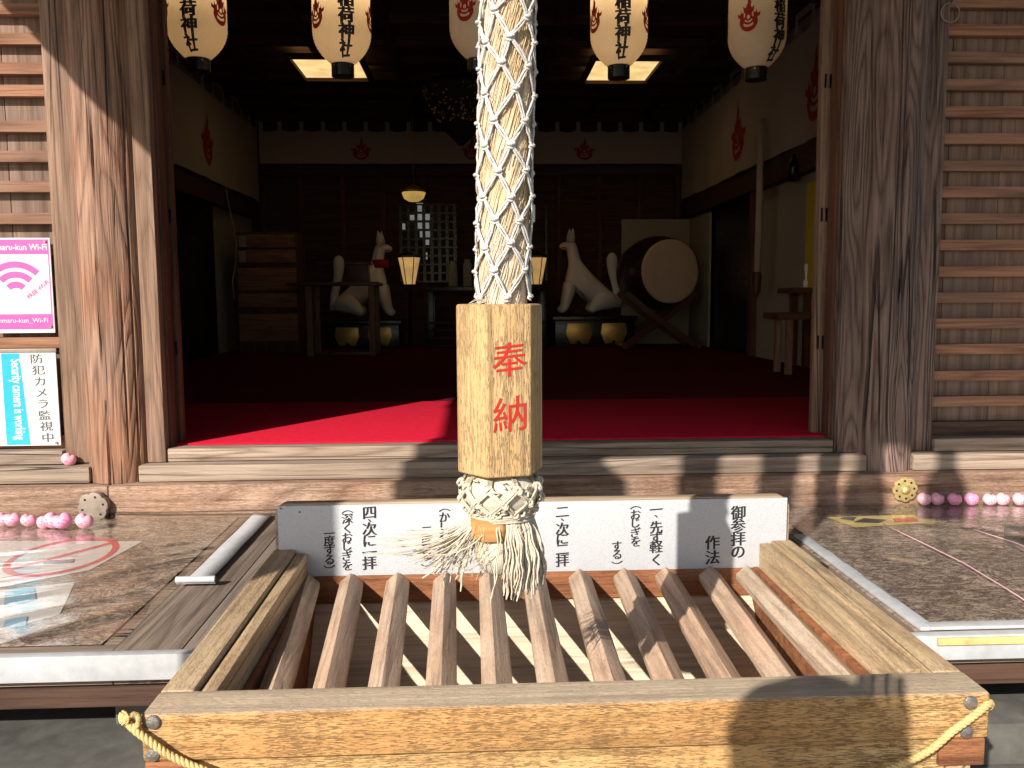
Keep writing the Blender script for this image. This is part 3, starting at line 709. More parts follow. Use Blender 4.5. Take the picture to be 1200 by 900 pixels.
b = MB(); xa, za = fr(.955, .03); b.tube([(xa, YS-.001, za), (xa, YS-.006, za)], .005, 8); b.build('screw', M['bolt'], t)

# ------------------------------------------------------------------ offering box
BX0, BX1, BY0, BY1, RIM = -.485, .762, 1.187, 2.03, .91
box = empty('offering_box', (.14, 1.6, .43), 'worn wooden offering box with sloping bars, in front of the hall', 'offering box')
bx('front_rail', BX0, BX1, BY0, 1.262, .838, RIM, 'box_x', box, .007, 3)
for s, a, b_ in ((-1, BX0, BX0+.052), (1, BX1-.052, BX1)):
    bx('side_rail', a, b_, 1.2635, 2.0, .80, RIM-.001, 'box_top', box, .006, 3)
bx('side_strip', BX0+.0545, BX0+.080, 1.2635, 1.995, .78, RIM-.010, 'box_top', box, .004)
bx('side_strip', BX1-.080, BX1-.0545, 1.285, 1.995, .78, RIM-.006, 'box_top', box, .004)
# inner red boards under the strips
bx('inner_board', BX1-.094, BX1-.082, 1.265, 1.995, .50, .845, 'redwood', box, .002)
bx('inner_board', BX0+.082, BX0+.094, 1.265, 1.995, .50, .84, 'redwood', box, .002)
# back board with rounded shoulders
b = MB(); r = .03; poly = [(BX0+.004, .45), (BX1-.004, .45), (BX1-.004, 1.0175-r)] + [(BX1-.004-r+r*math.cos(a*math.pi/12), 1.0175-r+r*math.sin(a*math.pi/12)) for a in range(1, 7)] + [(BX0+.004+r-r*math.sin(a*math.pi/12), 1.0175-r+r*math.cos(a*math.pi/12)) for a in range(0, 7)]
b.prism(poly, 2.004, 2.034); b.build('back_board', M['back'], box, bevel=.003)
b = MB(); poly = [(BX0+.002, .90), (BX0+.02, .90), (BX0+.02, 1.0), (BX0+.002, 1.0)]
# inclined chute board below the bars
b = MB(); b.prism([(2.0, .772), (2.0, .752), (1.70, .445), (1.68, .445), (1.70, .475)][0:0] or [(2.0, .775), (2.002, .755), (1.735, .435), (1.72, .447)], BX0+.095, BX1-.095, 'yz'); b.build('chute_board', M['chute'], box)
bx('inner_ledge', BX0+.095, BX1-.095, 1.99, 2.002, .776, .842, 'redwood', box, .001)
bars_front = [-.350, -.259, -.165, -.066, .031, .129, .230, .333, .434, .533, .640]
bars_back = [-.402, -.300, -.191, -.080, .029, .134, .244, .352, .453, .559, .651]
for xf, xb in zip(bars_front, bars_back):
    b = MB(); hw, zr_ = .0275, .852; zs = zr_-.022; rd = random.uniform(-.003, .003)
    b.prism([(-hw, zs-.014), (hw, zs-.014), (hw, zs), (rd, zr_), (-hw, zs)], 1.2635, 1.988)
    b.v = [(x+xf+(xb-xf)*(y-1.40)/(1.97-1.40), y, z) for x, y, z in b.v]; b.build('bar', M['bar'], box, bevel=.002)
bx('front_panel', BX0+.035, BX1-.06, 1.197, 1.222, .44, .8375, 'box_x', box, .003)
bx('side_panel', BX0+.008, BX0+.034, 1.245, 2.0, .45, .798, 'box_top', box, .003)
bx('side_panel', BX1-.034, BX1-.008, 1.245, 2.0, .45, .798, 'box_top', box, .003)
for a, b_ in ((BX0+.003, BX0+.033), (BX1-.054, BX1-.018)):
    for y in (1.200, 1.955): bx('leg', a, b_, y, y+.04, .43, .8375, 'box_top', box, .003)
bx('corner_block', BX0+.002, BX0+.075, 1.189, 1.1965, .79, .8372, 'redwood', box, .003)
bx('corner_block', BX1-.075, BX1-.004, 1.189, 1.1965, .795, .8372, 'redwood', box, .003)
for px, py, yy in ((180, 846, BY0), (1137, 823, BY0), (180, 884, 1.189), (1132, 857, 1.189), (1130, 888, 1.2)):
    q = PY(px, py, yy); b = MB(); b.lathe([(.0105, 0), (.0105, .002), (.009, .004), (.005, .0052), (.0001, .0056)], 20, cap=False)
    b.v = [(q.x+x, yy-z, q.z+y) for x, y, z in b.v]; b.build('bolt', M['bolt'], box, smooth='auto')

# etiquette sign on the back of the box
sx0, sx1, sz0, sz1, SY = -.472, .749, .842, 1.014, 1.999
es = empty('etiquette_sign', ((sx0+sx1)/2, SY, sz0), 'long white speckled sign with worship etiquette text at the back of the offering box', 'sign')
bx('plate', sx0, sx1, SY-.004, SY+.003, sz0, sz1, 'signwhite', es, .0012)
def column(s, px, ys, size, mat='ink', off=.030):
    b = MB()
    for ch, y in zip(s, ys):
        p = PY(px, y, SY-.005); text_into(b, ch, flat_fn((p.x, SY-.0047, p.z), (1, 0, 0), (0, 0, 1)), size*(.75 if ch in '、' else 1), off, .004, .07, 1.0)
    return b.build('lettering', M[mat], es)
def spread(y0, y1, n): return [y0+(y1-y0)*i/(n-1) for i in range(n)]
S1, S2 = .0375, .0275
column('御参拝の', 865, spread(601, 647, 4), S1, off=.03)
column('作', 835, [636], S1, off=.03); column('法', 835, [653], S1, off=.03)
column('一、先ず軽く', 769, [597, 605, 618, 630, 641, 656], S1*.88)
column('︵おじぎを', 745, [595, 603, 613, 624, 635], S2)
column('する︶', 723, [640, 650, 659], S2)
column('二、次に二拝', 659, [600, 609, 620, 632, 644, 657], S1*.9)
column('三、次に二拍', 608, [602, 611, 620, 632, 644, 657], S1*.9)
column('︵かしわ手', 521, [598, 606, 616, 627, 640], S2)
column('二度打つ︶', 500, [622, 633, 644, 653, 662], S2)
column('四、次に一拝', 433, [601, 610, 620, 634, 647, 660], S1*.95)
column('︵深くおじぎを', 407, [600, 608, 619, 630, 640, 651, 663], S2)
column('一度する︶', 386, [625, 634, 645, 656, 664], S2)
b = MB()
for px, py in ((329, 596), (351, 600), (355, 666), (893, 657)):
    p = PY(px, py, SY-.005); b.tube([(p.x, SY-.0042, p.z), (p.x, SY-.0056, p.z)], .0022, 8)
b.build('screw', M['greyink'], es)

# twisted straw cord tied round the box, sagging across the front
def twisted(path, r, turns, n=6):
    b = MB(); P = [Vector(p) for p in path]; out = [[], [], []]; acc = 0
    for i, p in enumerate(P):
        t = (P[min(i+1, len(P)-1)]-P[max(i-1, 0)]).normalized(); u = t.cross(Vector((0, 1, 0)))
        u = u.normalized() if u.length > .01 else Vector((1, 0, 0)); v = t.cross(u)
        if i: acc += (P[i]-P[i-1]).length
        for k in range(3):
            a = acc*turns*2*math.pi+k*2*math.pi/3; out[k].append(p+(u*math.cos(a)+v*math.sin(a))*r*.55)
    for k in range(3): b.tube(out[k], r*.62, n)
    return b
def smooth_path(ctrl, n):
    pts = []
    C = [Vector(c) for c in ctrl]; C = [C[0]*2-C[1]] + C + [C[-1]*2-C[-2]]
    for i in range(1, len(C)-2):
        for k in range(n):
            t = k/n; p0, p1, p2, p3 = C[i-1:i+3]
            pts.append(.5*((2*p1)+(-p0+p2)*t+(2*p0-5*p1+4*p2-p3)*t*t+(-p0+3*p1-3*p2+p3)*t**3))
    pts.append(C[-2]); return pts
q1, q2, q3, q4 = PY(150, 848, 1.18), PY(172, 866, 1.174), PY(232, 900, 1.174), PY(420, 960, 1.174)
q5, q6, q7, q8 = PY(820, 965, 1.174), PY(1050, 898, 1.174), PY(1120, 854, 1.174), PY(1160, 828, 1.18)
qm = (q4+q5)/2; qm.z -= .02
ctrl = [(BX0-.012, 1.5, .835), (BX0-.014, 1.25, .868), (q1.x-.004, 1.19, q1.z), q2, q3, q4, qm, q5, q6, q7, (q8.x+.004, 1.19, q8.z), (BX1+.014, 1.25, .86), (BX1+.012, 1.5, .83)]
tc = empty('straw_cord', (.14, 1.17, .80), 'yellow twisted straw cord tied round the offering box corners', 'cord')
twisted(smooth_path(ctrl, 40), .0052, 44, 7).build('cord', M['twine'], tc, smooth=True)
b = MB()
for k in range(30):
    a = random.uniform(0, 6.28); c0 = Vector((q1.x+.004, 1.178, q1.z+.008)); d = Vector((-.5+.5*math.cos(a), -.4, .35+.8*math.sin(a)))
    b.tube([c0, c0+d*.006, c0+d*.014+Vector((0, 0, -.001))], .0011, 4)
b.tube([Vector((q1.x+.006+.009*math.cos(t), 1.180+.004*math.sin(2*t), q1.z+.002+.011*math.sin(t))) for t in [i*.45 for i in range(15)]], .0045, 6)
b.build('knot', M['twine'], tc, smooth=True)

# ------------------------------------------------------------------ bell rope
RY = 1.2
rp0, rp1 = PY(589, 350, RY), PY(595, 5, RY)
def raxis(z):
    t = (z-rp0.z)/(rp1.z-rp0.z); return Vector((rp0.x+(rp1.x-rp0.x)*t*(1 if t < 1.2 else 1.2/t + .0), RY, z))
rope = empty('bell_rope', (rp0.x, RY, 1.05), 'thick straw bell rope in a white knotted net with wooden grip block and tassel', 'bell rope')
RR = .0335; ZT = 3.16
b = MB(); n = 48; zs_ = [1.46+.008*i for i in range(int((ZT-1.46)/.008))]; k0 = 0
for z in zs_:
    c = raxis(z)
    for j in range(n):
        a = 2*math.pi*j/n; tw = z*8
        rr = RR*(.90+.10*abs(math.cos(1.5*(a-tw)))**.8) + .0018*mnoise.noise((math.cos(a)*5, math.sin(a)*5, z*25)); b.v.append((c.x+rr*math.cos(a), c.y+rr*math.sin(a), z))
for i in range(len(zs_)-1):
    for j in range(n): b.f.append((i*n+j, i*n+(j+1) % n, (i+1)*n+(j+1) % n, (i+1)*n+j))
core = b.build('straw_core', M['straw'], rope, smooth=True)
# loose straw fibres on the twisted core
b = MB()
for k in range(2600):
    z0_ = random.uniform(1.48, 2.35); a0 = random.uniform(0, 6.283); L_ = random.uniform(.03, .07); pts = []
    for i in range(4):
        t = i/3; z = z0_+L_*t; a = a0+8*L_*t*random.uniform(.85, 1.05); c = raxis(z)
        rr = RR*(.90+.10*abs(math.cos(1.5*(a-z*8)))**.8)+.0004+random.uniform(0, .0014)+(.003*t*t if random.random() < .06 else 0)
        pts.append((c.x+rr*math.cos(a), c.y+rr*math.sin(a), z))
    b.tube(pts, random.uniform(.00035, .0008), 3, cap=False)
f = b.build('straw_fibres', M['straw'], core); tag(f, kind='stuff')
# knotted net: double cords between staggered knots
b = MB(); kb = MB(); rn = RR+.0022; dz = .0338; rows = int((ZT-1.50)/dz)
def npos(i, j, da=0, dzz=0):
    z = 1.502+j*dz+dzz; c = raxis(z); a = (i+.5*(j % 2))*math.pi/3 - math.pi/2 + .18+.10*math.sin(j*1.7+i) + da
    return Vector((c.x+rn*math.cos(a), c.y+rn*math.sin(a), z)), a
jit = {}
for j in range(rows):
    for i in range(6):
        jit[i, j] = (.07*random.uniform(-1, 1), .0035*random.uniform(-1, 1))
for j in range(rows-1):
    for i in range(6):
        p, a = npos(i, j, *jit[i, j])
        for di in (0, 1):
            i2 = (i+di-(0 if j % 2 else 1)) % 6; q, a2 = npos(i2, j+1, *jit[i2, j+1])
            da = (a2-a+math.pi) % (2*math.pi)-math.pi
            for s in (-1, 1):
                pts = []
                for k in range(6):
                    t = k/5; aa = a+da*t; z = p.z+(q.z-p.z)*t; c = raxis(z); off = s*.0019*math.sin(math.pi*min(1, max(0, t*1.15-.07)))**.5
                    rr = rn+.0022+.0007*math.sin(math.pi*t)*random.uniform(-1, 1.6); tt = Vector((-math.sin(aa)*rn*da, math.cos(aa)*rn*da, q.z-p.z)).normalized(); nn_ = Vector((math.cos(aa), math.sin(aa), 0)); sd = nn_.cross(tt)
                    pts.append(Vector((c.x, c.y, z))+nn_*rr+sd*off)
                # each strand shows its lay: radius ripples
                b.tube(pts, [.0016*(1+.12*((k % 2)*2-1)) for k in range(6)], 6, cap=False)
        nn_ = Vector((math.cos(a), math.sin(a), 0)); tg = Vector((-math.sin(a), math.cos(a), 0)); cc = p+nn_*.0025
        for s in (-1, 1):
            kb.tube([cc+tg*(.0055*math.cos(t))*1+Vector((0, 0, s*.0022+.003*math.sin(t)))+nn_*(.0016*math.sin(t*2+s)) for t in [k*math.pi/4 for k in range(8)]], .0017, 5, closed=True)
        kb.tube([cc-tg*.0055+nn_*.0008, cc+nn_*.003, cc+tg*.0055+nn_*.0008], [.0012, .0030, .0012], 6)
net = b.build('net_cord', M['cordw'], rope, smooth=True); kb.build('net_knots', M['cordw'], net, smooth=True)
# hexagonal wooden grip block
hx = PY(586, 455, RY); zt, zb2 = PY(586, 356, RY).z, PY(586, 551, RY).z; hs = .0622; rot = R(11)
hexv = [(hs*math.cos(rot+math.pi/3*k-math.pi/3*2), hs*math.sin(rot+math.pi/3*k-math.pi/3*2)) for k in range(6)]
b = MB(); b.prism([(hx.x+x, RY+y) for x, y in hexv], zb2, zt, 'xy'); blk = b.build('grip_block', M['block'], rope, bevel=.0045, seg=3)
nrm = Vector((math.sin(rot), -math.cos(rot), 0)); rg_ = Vector((math.cos(rot), math.sin(rot), 0)); ap = hs*math.cos(math.pi/6)
b = MB()
for ch, py, sz in (('奉', 421, .050), ('納', 485, .052)):
    zz = PY(590, py, RY-.05).z; c = Vector((hx.x, RY, zz))+nrm*(ap+.0007)+rg_*.001
    b = MB(); text_into(b, ch, flat_fn(c, rg_, (0, 0, 1)), sz, .004, .0, .10); b.build('lettering', M['redink'], blk)
b = MB()
for k in range(7):
    c0 = Vector((hx.x-.048+.02*random.random(), RY-.025, zt)); h_, L_ = random.uniform(.004, .016), random.uniform(.01, .035)
    b.tube([c0+Vector((L_*math.sin(t*2.2), -.004*t, h_*math.sin(t*2.6)+.0006)) for t in [i/9 for i in range(10)]], .0004, 4)
tag(b.build('stray_threads', M['tassel'], rope), kind='stuff')
# netted bulge below the block
zb3 = zb2-.002; zc = PY(586, 606, RY-.04).z; ze = PY(583, 690, RY).z; cx = hx.x
H = zb3-zc
prof = [(.038, zb3), (.048, zb3-.10*H), (.0545, zb3-.3*H), (.0555, zb3-.5*H), (.053, zb3-.7*H), (.047, zb3-.88*H), (.043, zb3-H), (.043, zc-.012)]
def bulge_r(z):
    for (r0, z0_), (r1, z1_) in zip(prof[:-1], prof[1:]):
        if z1_ <= z <= z0_: return r0+(r1-r0)*(z0_-z)/(z0_-z1_)
    return prof[0][0] if z > prof[0][1] else prof[-1][0]
b = MB(); b.lathe([(bulge_r(zb3-(zb3-zc)*i/16), zb3-(zb3-zc)*i/16) for i in range(17)], 48, (cx, RY, 0), fn=lambda r, z, a: r*(1+.03*mnoise.noise((math.cos(a)*6, math.sin(a)*6, z*60)))-.002)
bl = b.build('tassel_bulge', M['straw'], rope, smooth=True)
b = MB(); NB = 9
def bp(a, t, out=.002):
    z = zb3+(zc-zb3)*t; r = bulge_r(z)+out; return Vector((cx+r*math.cos(a), RY+r*math.sin(a), z))
for i in range(NB):
    a0 = 2*math.pi*i/NB+.2
    for s in (-1, 1):
        for e in (-1, 0, 1):
            b.tube([bp(a0+s*.35*max(0, 1-abs(t-.62)/.32)+e*.045, t, .0022+.001*abs(e-.3)) for t in [k/11 for k in range(12)]], .0019, 5, cap=False)
    for (t, da) in ((.27, 0), (.30, .03), (.62, .35), (.66, .38), (.93, .0), (.98, .06), (.90, .2)):
        c = bp(a0+da, t, .003)
        b.tube([c+Vector((.005*math.cos(q), .002*math.sin(q*2), .0045*math.sin(q))) for q in [k*math.pi/4 for k in range(8)]], .0021, 5, closed=True)
for k in range(70):   # ruffled knots in the netting
    a = random.uniform(0, 6.28); t = random.choice((random.uniform(.15, .4), random.uniform(.8, 1)))
    pts = [bp(a+random.uniform(-.12, .12), min(1, max(.02, t+random.uniform(-.09, .09))), random.uniform(.001, .005)) for _ in range(4)]
    b.tube(pts, .0017, 5, cap=False)
for k in range(4):    # cinching turns
    z = zc+.002-.0036*k
    b.tube([Vector((cx+(.046+.001*math.sin(3*a+k))*math.cos(a), RY+(.046+.001*math.sin(3*a+k))*math.sin(a), z+.0015*math.sin(a+k))) for a in [i*math.pi/18 for i in range(36)]], .0021, 6, closed=True)
b.build('tassel_net', M['tassel'], bl, smooth=True)
# wooden core and straw bulb that show between the threads
b = MB(); pz0, pz1 = PY(567, 637, RY-.05).z, PY(567, 612, RY-.05).z
b.prism([(cx-.012+.034*math.cos(R(22)+k*math.pi/4), RY-.014+.034*math.sin(R(22)+k*math.pi/4)) for k in range(8)], pz0, pz1, 'xy'); b.build('core_ring', M['peg'], rope, bevel=.002)
b = MB(); b.lathe([(.030, pz0+.004), (.031, pz0-.010), (.033, pz0-.022), (.030, pz0-.036), (.020, pz0-.050), (.008, pz0-.058)], 36, (cx-.006, RY-.008, 0), fn=lambda r, z, a: r*(1+.10*mnoise.noise((math.cos(a)*7, math.sin(a)*7, z*90))))
b.build('straw_bulb', M['straw'], rope, smooth=True)
# tassel threads: most hang, those on the left are blown aside
b = MB()
for k in range(420):
    a = random.uniform(0, 2*math.pi); ca, sa = math.cos(a), math.sin(a)
    front = sa < -.05
    if front and -.80 < ca < .12 and random.random() < .93: continue      # the gap that shows the core
    if ca < -.3 and random.random() < .35: continue
    c0 = Vector((cx+.044*ca, RY+.044*sa, zc-.010)); L_ = random.uniform(.075, .108)
    blow = max(0, -ca-.1)*random.random()*.8
    if ca < -.35 and random.random() < .45: blow = random.uniform(.6, 1.35)
    pts = []; cl = round(a*5)/5
    flare = random.uniform(.010, .020)+.006*math.sin(cl*17); wob = .010*math.sin(cl*31)+random.uniform(-.004, .004); wy = random.uniform(-.006, .006); ph = cl*9+random.uniform(0, 1.5)
    for i in range(11):
        t = i/10; x = flare*ca*math.sin(t*1.9) + wob*t*t - blow*.095*t**1.4 + .0016*math.sin(ph+t*13); y = flare*sa*math.sin(t*1.9)+wy*t
        z = -L_*t*(1-.60*min(1, blow)*t) + .0012*math.cos(ph+t*11)
        pts.append(c0+Vector((x, y, z)))
    r_ = random.uniform(.0010, .0021)*(.55 if blow > .5 else 1); b.tube(pts, [r_*(1+.18*((i % 2)*2-1))*(1-.35*i/10) for i in range(11)], 5, cap=False)
for k in range(46):   # fine strays
    c0 = Vector((cx+random.uniform(-.044, .03), RY-random.uniform(.01, .045), zc-.012)); dx = random.uniform(-.10, .02)
    b.tube([c0+Vector((dx*t**1.4+.004*math.sin(5*t+k), -.006*t, -random.uniform(.075, .085)*t*(1-.35*t*abs(dx)/.1))) for t in [i/7 for i in range(8)]], .00045, 3, cap=False)
tag(b.build('tassel_threads', M['tassel'], rope, smooth=True), kind='stuff')

# ------------------------------------------------------------------ paper lanterns
YL = 4.2; LR = .137
def lprof(t):       # t 0 bottom .. 1 top
    e = abs(2*t-1); return LR*(1-.62*max(0, (e-.55)/.45)**2.2)
LH = .66
def lantern_body():
    b = MB(); nr = 46; pr_ = []
    for i in range(nr*2+1):
        t = i/(nr*2); pr_.append((lprof(t)-(.0022 if i % 2 else 0), .055+LH*t))
    b.lathe(pr_, 40, cap=False); return b.mesh('paper_body', M['lpaper'], True)
def lantern_ring(z0, z1):
    b = MB(); b.lathe([(.048, z0), (.053, z0), (.053, z1), (.048, z1)], 28, cap=False); b.lathe([(.0001, z0+.004), (.05, z0+.004)], 28, cap=False); return b.mesh('ring', M['black'], 'auto')
def onlan(u, v, w=0):
    t = min(1, max(0, (v-.055)/LH)); r = lprof(t)+.0022+w; a = u/LR-math.pi/2; return (r*math.cos(a), r*math.sin(a), v)
def lantern_print():
    b = MB(); V0 = []
    for i, ch in enumerate('社神荷稲大'):
        V, Fc = subdiv2d(*glyph(ch, 0, 1, .07), .25)
        for k, (dx, dy) in enumerate(((0, 0), (-.055, .02), (.055, -.02), (-.05, -.02), (.05, .02), (-.025, 0), (.025, 0))): b.add([onlan((x+dx)*.074, .105+.0695*i+(y+dy)*.074, k*.0002) for x, y in V], Fc)
    t = b.mesh('lettering', M['ink']); cs = []
    for da in (-R(65), R(65)):
        b = MB(); b.add([onlan(x*.047+da*LR, .255+y*.062) for x, y in EMB[0]], EMB[1]); cs.append(b.mesh('flame_crest', M['crestred']))
    return t, cs
lb, lr1, lr2 = lantern_body(), lantern_ring(0, .062), lantern_ring(.055+LH-.01, .055+LH+.05); lt, lf = lantern_print()
bm_ = MB()
for k in range(4): a = k*math.pi/2+.6; bm_.tube([(.0535*math.cos(a), .0535*math.sin(a), .044), (.055*math.cos(a), .055*math.sin(a), .044)], .004, 6)
tackm = bm_.mesh('tack', M['gold'])
wm = MB(); wm.tube([(0, 0, .055+LH+.04), (0, 0, 1.6)], .004, 6); wirem = wm.mesh('hanger', M['black'])
GLAN = 'paper lanterns hanging across the entrance'
for i, (px, py, rotd, pw, lab) in enumerate(((233, 84, 2, 2.0, 'cream paper lantern by the left jamb, its lettering at the left'), (402, 90, 17, 2.6, 'bright cream paper lantern in front of the left ceiling light'),
        (561, 84, 38, .3, 'dim paper lantern half hidden behind the bell rope'), (725, 92, -2, 2.6, 'bright cream paper lantern in front of the right ceiling light'), (886, 94, 30, .3, 'unlit-looking paper lantern at the right with red flame crest facing front'))):
    p = PY(px, py, YL); o = empty('paper_lantern', p, lab, 'lantern', GLAN, rz=R(rotd))
    for nm, me in (('paper_body', lb), ('bottom_ring', lr1), ('top_ring', lr2), ('hanger', wirem)): link(nm, me, o)
    bo = o.children[0]; link('lettering', lt, bo); [link('flame_crest', q, bo) for q in lf]; link('tacks', tackm, o)
    pd = bpy.data.lights.new('lantern_bulb', 'POINT'); pd.energy = pw*.62; pd.color = (1, .72, .42); pd.shadow_soft_size = .02
    po = bpy.data.objects.new('lantern_bulb', pd); col.objects.link(po); po.parent = o; po.location = (0, 0, .43)
# ------------------------------------------------------------------ ceiling lights
for lab, pix in (('lit square ceiling light behind the second lantern from the left', [(341, 66), (419, 66), (432, 92), (358, 92)]), ('lit square ceiling light behind the fourth lantern from the left', [(700, 68), (773, 70), (757, 95), (684, 95)])):
    ps = [PZ(x, y, ZC-.02) for x, y in pix]; xa, xb = (ps[0].x+ps[3].x)/2, (ps[1].x+ps[2].x)/2; ya, yb = ps[2].y, ps[0].y
    if ya > yb: ya, yb = yb, ya
    t = empty('ceiling_light', ((xa+xb)/2, (ya+yb)/2, ZC-.05), lab, 'ceiling light', 'square ceiling lights in the hall')
    bx('panel', xa, xb, ya, yb, ZC-.014, ZC-.004, 'lightpanel', t, 0)
    for a, b_, c, d in ((xa-.05, xb+.05, ya-.05, ya-.001), (xa-.05, xb+.05, yb+.001, yb+.05), (xa-.05, xa-.001, ya, yb), (xb+.001, xb+.05, ya, yb)): bx('frame', a, b_, c, d, ZC-.05, ZC-.002, 'inner_beam', t, .003)
# ------------------------------------------------------------------ curtains with flame crests
def curtain(name, P0, P1, ztop, zbot, label, crests, ntab, nrm, inv=1):
    P0, P1 = Vector(P0), Vector(P1); D = P1-P0; L_ = D.length; d = D/L_; nrm = Vector(nrm)
    t = empty(name, ((P0.x+P1.x)/2, (P0.y+P1.y)/2, zbot), label, 'curtain'); b = MB(); nx, nz_ = int(L_*14), 8
    def dep(s, v): return .012*math.sin(s*3.1+.6*math.sin(s*1.3))+.010*math.sin(s*11+2*mnoise.noise((s, 0, P0.x)))*(.3+.7*(1-v))
    def pt(s, v, o=0): 
        sag = -.03*(1-(2*((s/L_*ntab) % 1)-1)**2)*v
        return P0+d*s+nrm*(dep(s, v)+o)+Vector((0, 0, zbot+(ztop-zbot)*v-P0.z+sag))
    for j in range(nz_+1):
        for i in range(nx+1): b.v.append(tuple(pt(L_*i/nx, j/nz_)))
    for j in range(nz_):
        for i in range(nx): k = j*(nx+1)+i; b.f.append((k, k+1, k+nx+2, k+nx+1))
    c = b.build('cloth', M['cloth'], t, smooth=True)
    for s, sc_ in crests:
        b = MB(); H_ = (ztop-zbot); b.add([tuple(pt(s+x*H_*.31*sc_, .38+y*.31*sc_, .006)) for x, y in EMB[0]], EMB[1]); b.build('flame_crest', M['crestred'], c)
    for k in range(ntab+1):
        s = min(L_-.03, max(.03, L_*k/ntab)); p = P0+d*s
        b = MB(); b.add([tuple(p+d*e+nrm*.012+Vector((0, 0, z_-P0.z))) for e, z_ in ((-.025, ztop-.03), (.025, ztop-.03), (.025, ztop+.09), (-.025, ztop+.09))], [(0, 1, 2, 3)])
        ob = b.build('hanging_loop', M['cloth'], t); md = ob.modifiers.new('t', 'SOLIDIFY'); md.thickness = .004
    b = MB(); b.tube([P0+Vector((0, 0, ztop+.075-P0.z)), P1+Vector((0, 0, ztop+.075-P0.z))], .012, 8); b.build('rod', M['inner_beam'], t, smooth=True)
zt_, zb_c = zat(500, 152, YBK-.12), zat(500, 192, YBK-.12)
Lb = XR-XL-.3
curtain('crest_curtain', (XL+.15, YBK-.13, 0), (XR-.12, YBK-.13, 0), zt_, zb_c, 'dim white curtain with red flame crests along the back wall', [(PY(px, 170, YBK-.13).x-XL-.15, .85) for px in (423, 553, 685)], 20, (0, -1, 0))
y_of = lambda px: PX(px, 150, XR-.14).y
ztr = 3.57; zbr = 2.69
ys0 = 3.8
curtain('crest_curtain', (XR-.13, YBK-.15, 0), (XR-.13, ys0, 0), ztr, zbr, 'long cream curtain with large red flame crests along the right wall', [((YBK-.15)-PX(865, 160, XR-.14).y, .78), ((YBK-.15)-PX(955, 100, XR-.14).y, .78), ((YBK-.15)-4.6, .78)], 20, (-1, 0, 0))
curtain('crest_curtain', (XL+.13, ys0, 0), (XL+.13, YBK-.15, 0), ztr, zbr, 'cream curtain with red flame crests along the left wall', [(PX(243, 155, XL+.14).y-ys0, .75), (.9, .75)], 20, (1, 0, 0))

# ------------------------------------------------------------------ fox statues
YFX = 10.2
def fox(sgn, name_label, pix_off, bib):
    # outline read for the right-hand fox (faces left); the other is its mirror image
    def P(px, py, dy=0):
        q = PY(px, py, YFX); return Vector((q.x, YFX+dy, q.z))
    base = P(693, 366)
    t = empty('fox_statue', base, name_label, 'fox statue', 'pair of white fox statues')
    V = []; E_ = []; Rr = []
    def add(p, r, par=None):
        V.append(tuple(p-base)); Rr.append(tuple(x*1.42 for x in r) if isinstance(r, tuple) else r*1.5)
        if par is not None: E_.append((par, len(V)-1))
        return len(V)-1
    hip = add(P(707, 346), (.175, .19)); mid = add(P(691, 335), (.165, .165), hip); ch = add(P(672, 322), (.118, .14), mid); nk = add(P(671.5, 306), (.05, .058), ch)
    hd0 = add(P(671, 294), (.05, .055), nk); hd = add(P(669, 287), (.058, .062), hd0); sn = add(P(661.5, 288), (.032, .036), hd); add(P(655, 289.5), (.016, .02), sn)
    for s in (-1, 1):
        sh = add(P(669, 330, s*.075), .065, ch); el = add(P(665, 346, s*.085), .045, sh); pw_ = add(P(661, 361, s*.09), .034, el); add(P(654.5, 365.5, s*.095), .03, pw_)
        th = add(P(710, 351, s*.09), .135, hip); kn = add(P(697, 357, s*.13), .05, th); add(P(688, 365, s*.135), .034, kn)
    tb = add(P(725, 357), .05, hip); t1 = add(P(722, 338), .032, tb); t2 = add(P(717.5, 318), .040, t1); t3 = add(P(717, 303), .052, t2); add(P(717.5, 295), .022, t3)
    me = skinmesh('fox_body', V, E_, Rr, 'porcelain', 0, 2)
    if sgn < 0: 
        me.transform(Matrix.Scale(-1, 4, (1, 0, 0))); me.flip_normals()
        t.location = Vector((PY(423, 370, YFX).x, YFX, PY(423, 370, YFX).z))
    bo = link('body', me, t)
    for s in (-1, 1):
        q0, q1 = P(668.5, 284, s*.045)-base, P(669.5 - s*1.5, 268, s*.06)-base; mb_ = MB(); sx = 1 if sgn > 0 else -1
        mb_.tube([(sx*(q0.x+(q1.x-q0.x)*t), q0.y+(q1.y-q0.y)*t, q0.z+(q1.z-q0.z)*t) for t in (0, .35, .7, 1)], [.045, .042, .025, .004], 10); link('ear', mb_.mesh('ear', M['porcelain'], True), bo)
    q = P(661.5, 291)-base; mb_ = MB(); sx = 1 if sgn > 0 else -1
    mb_.prism([(sx*(q.x+dx), q.z+dz) for dx, dz in ((-.05, .0), (-.02, .012), (.05, .006), (.045, -.006), (-.02, -.002))], -.045, .045)
    mb_.v = [(x, y, z) for x, y, z in mb_.v]; link('mouth', mb_.mesh('mouth', M['crestred']), bo)
    if bib:
        q = P(670, 306)-base; mb_ = MB(); mb_.lathe([(.085, -.045), (.105, -.05), (.10, .045), (.085, .045)], 24, (sx*q.x, 0, q.z)); link('bib', mb_.mesh('bib', M['redbib'], True), t)
    return t
fox(1, 'glossy white fox statue facing left beside the drum', 0, False)
fox(-1, 'shadowed white fox statue facing right behind the small table, with red collar', 0, True)
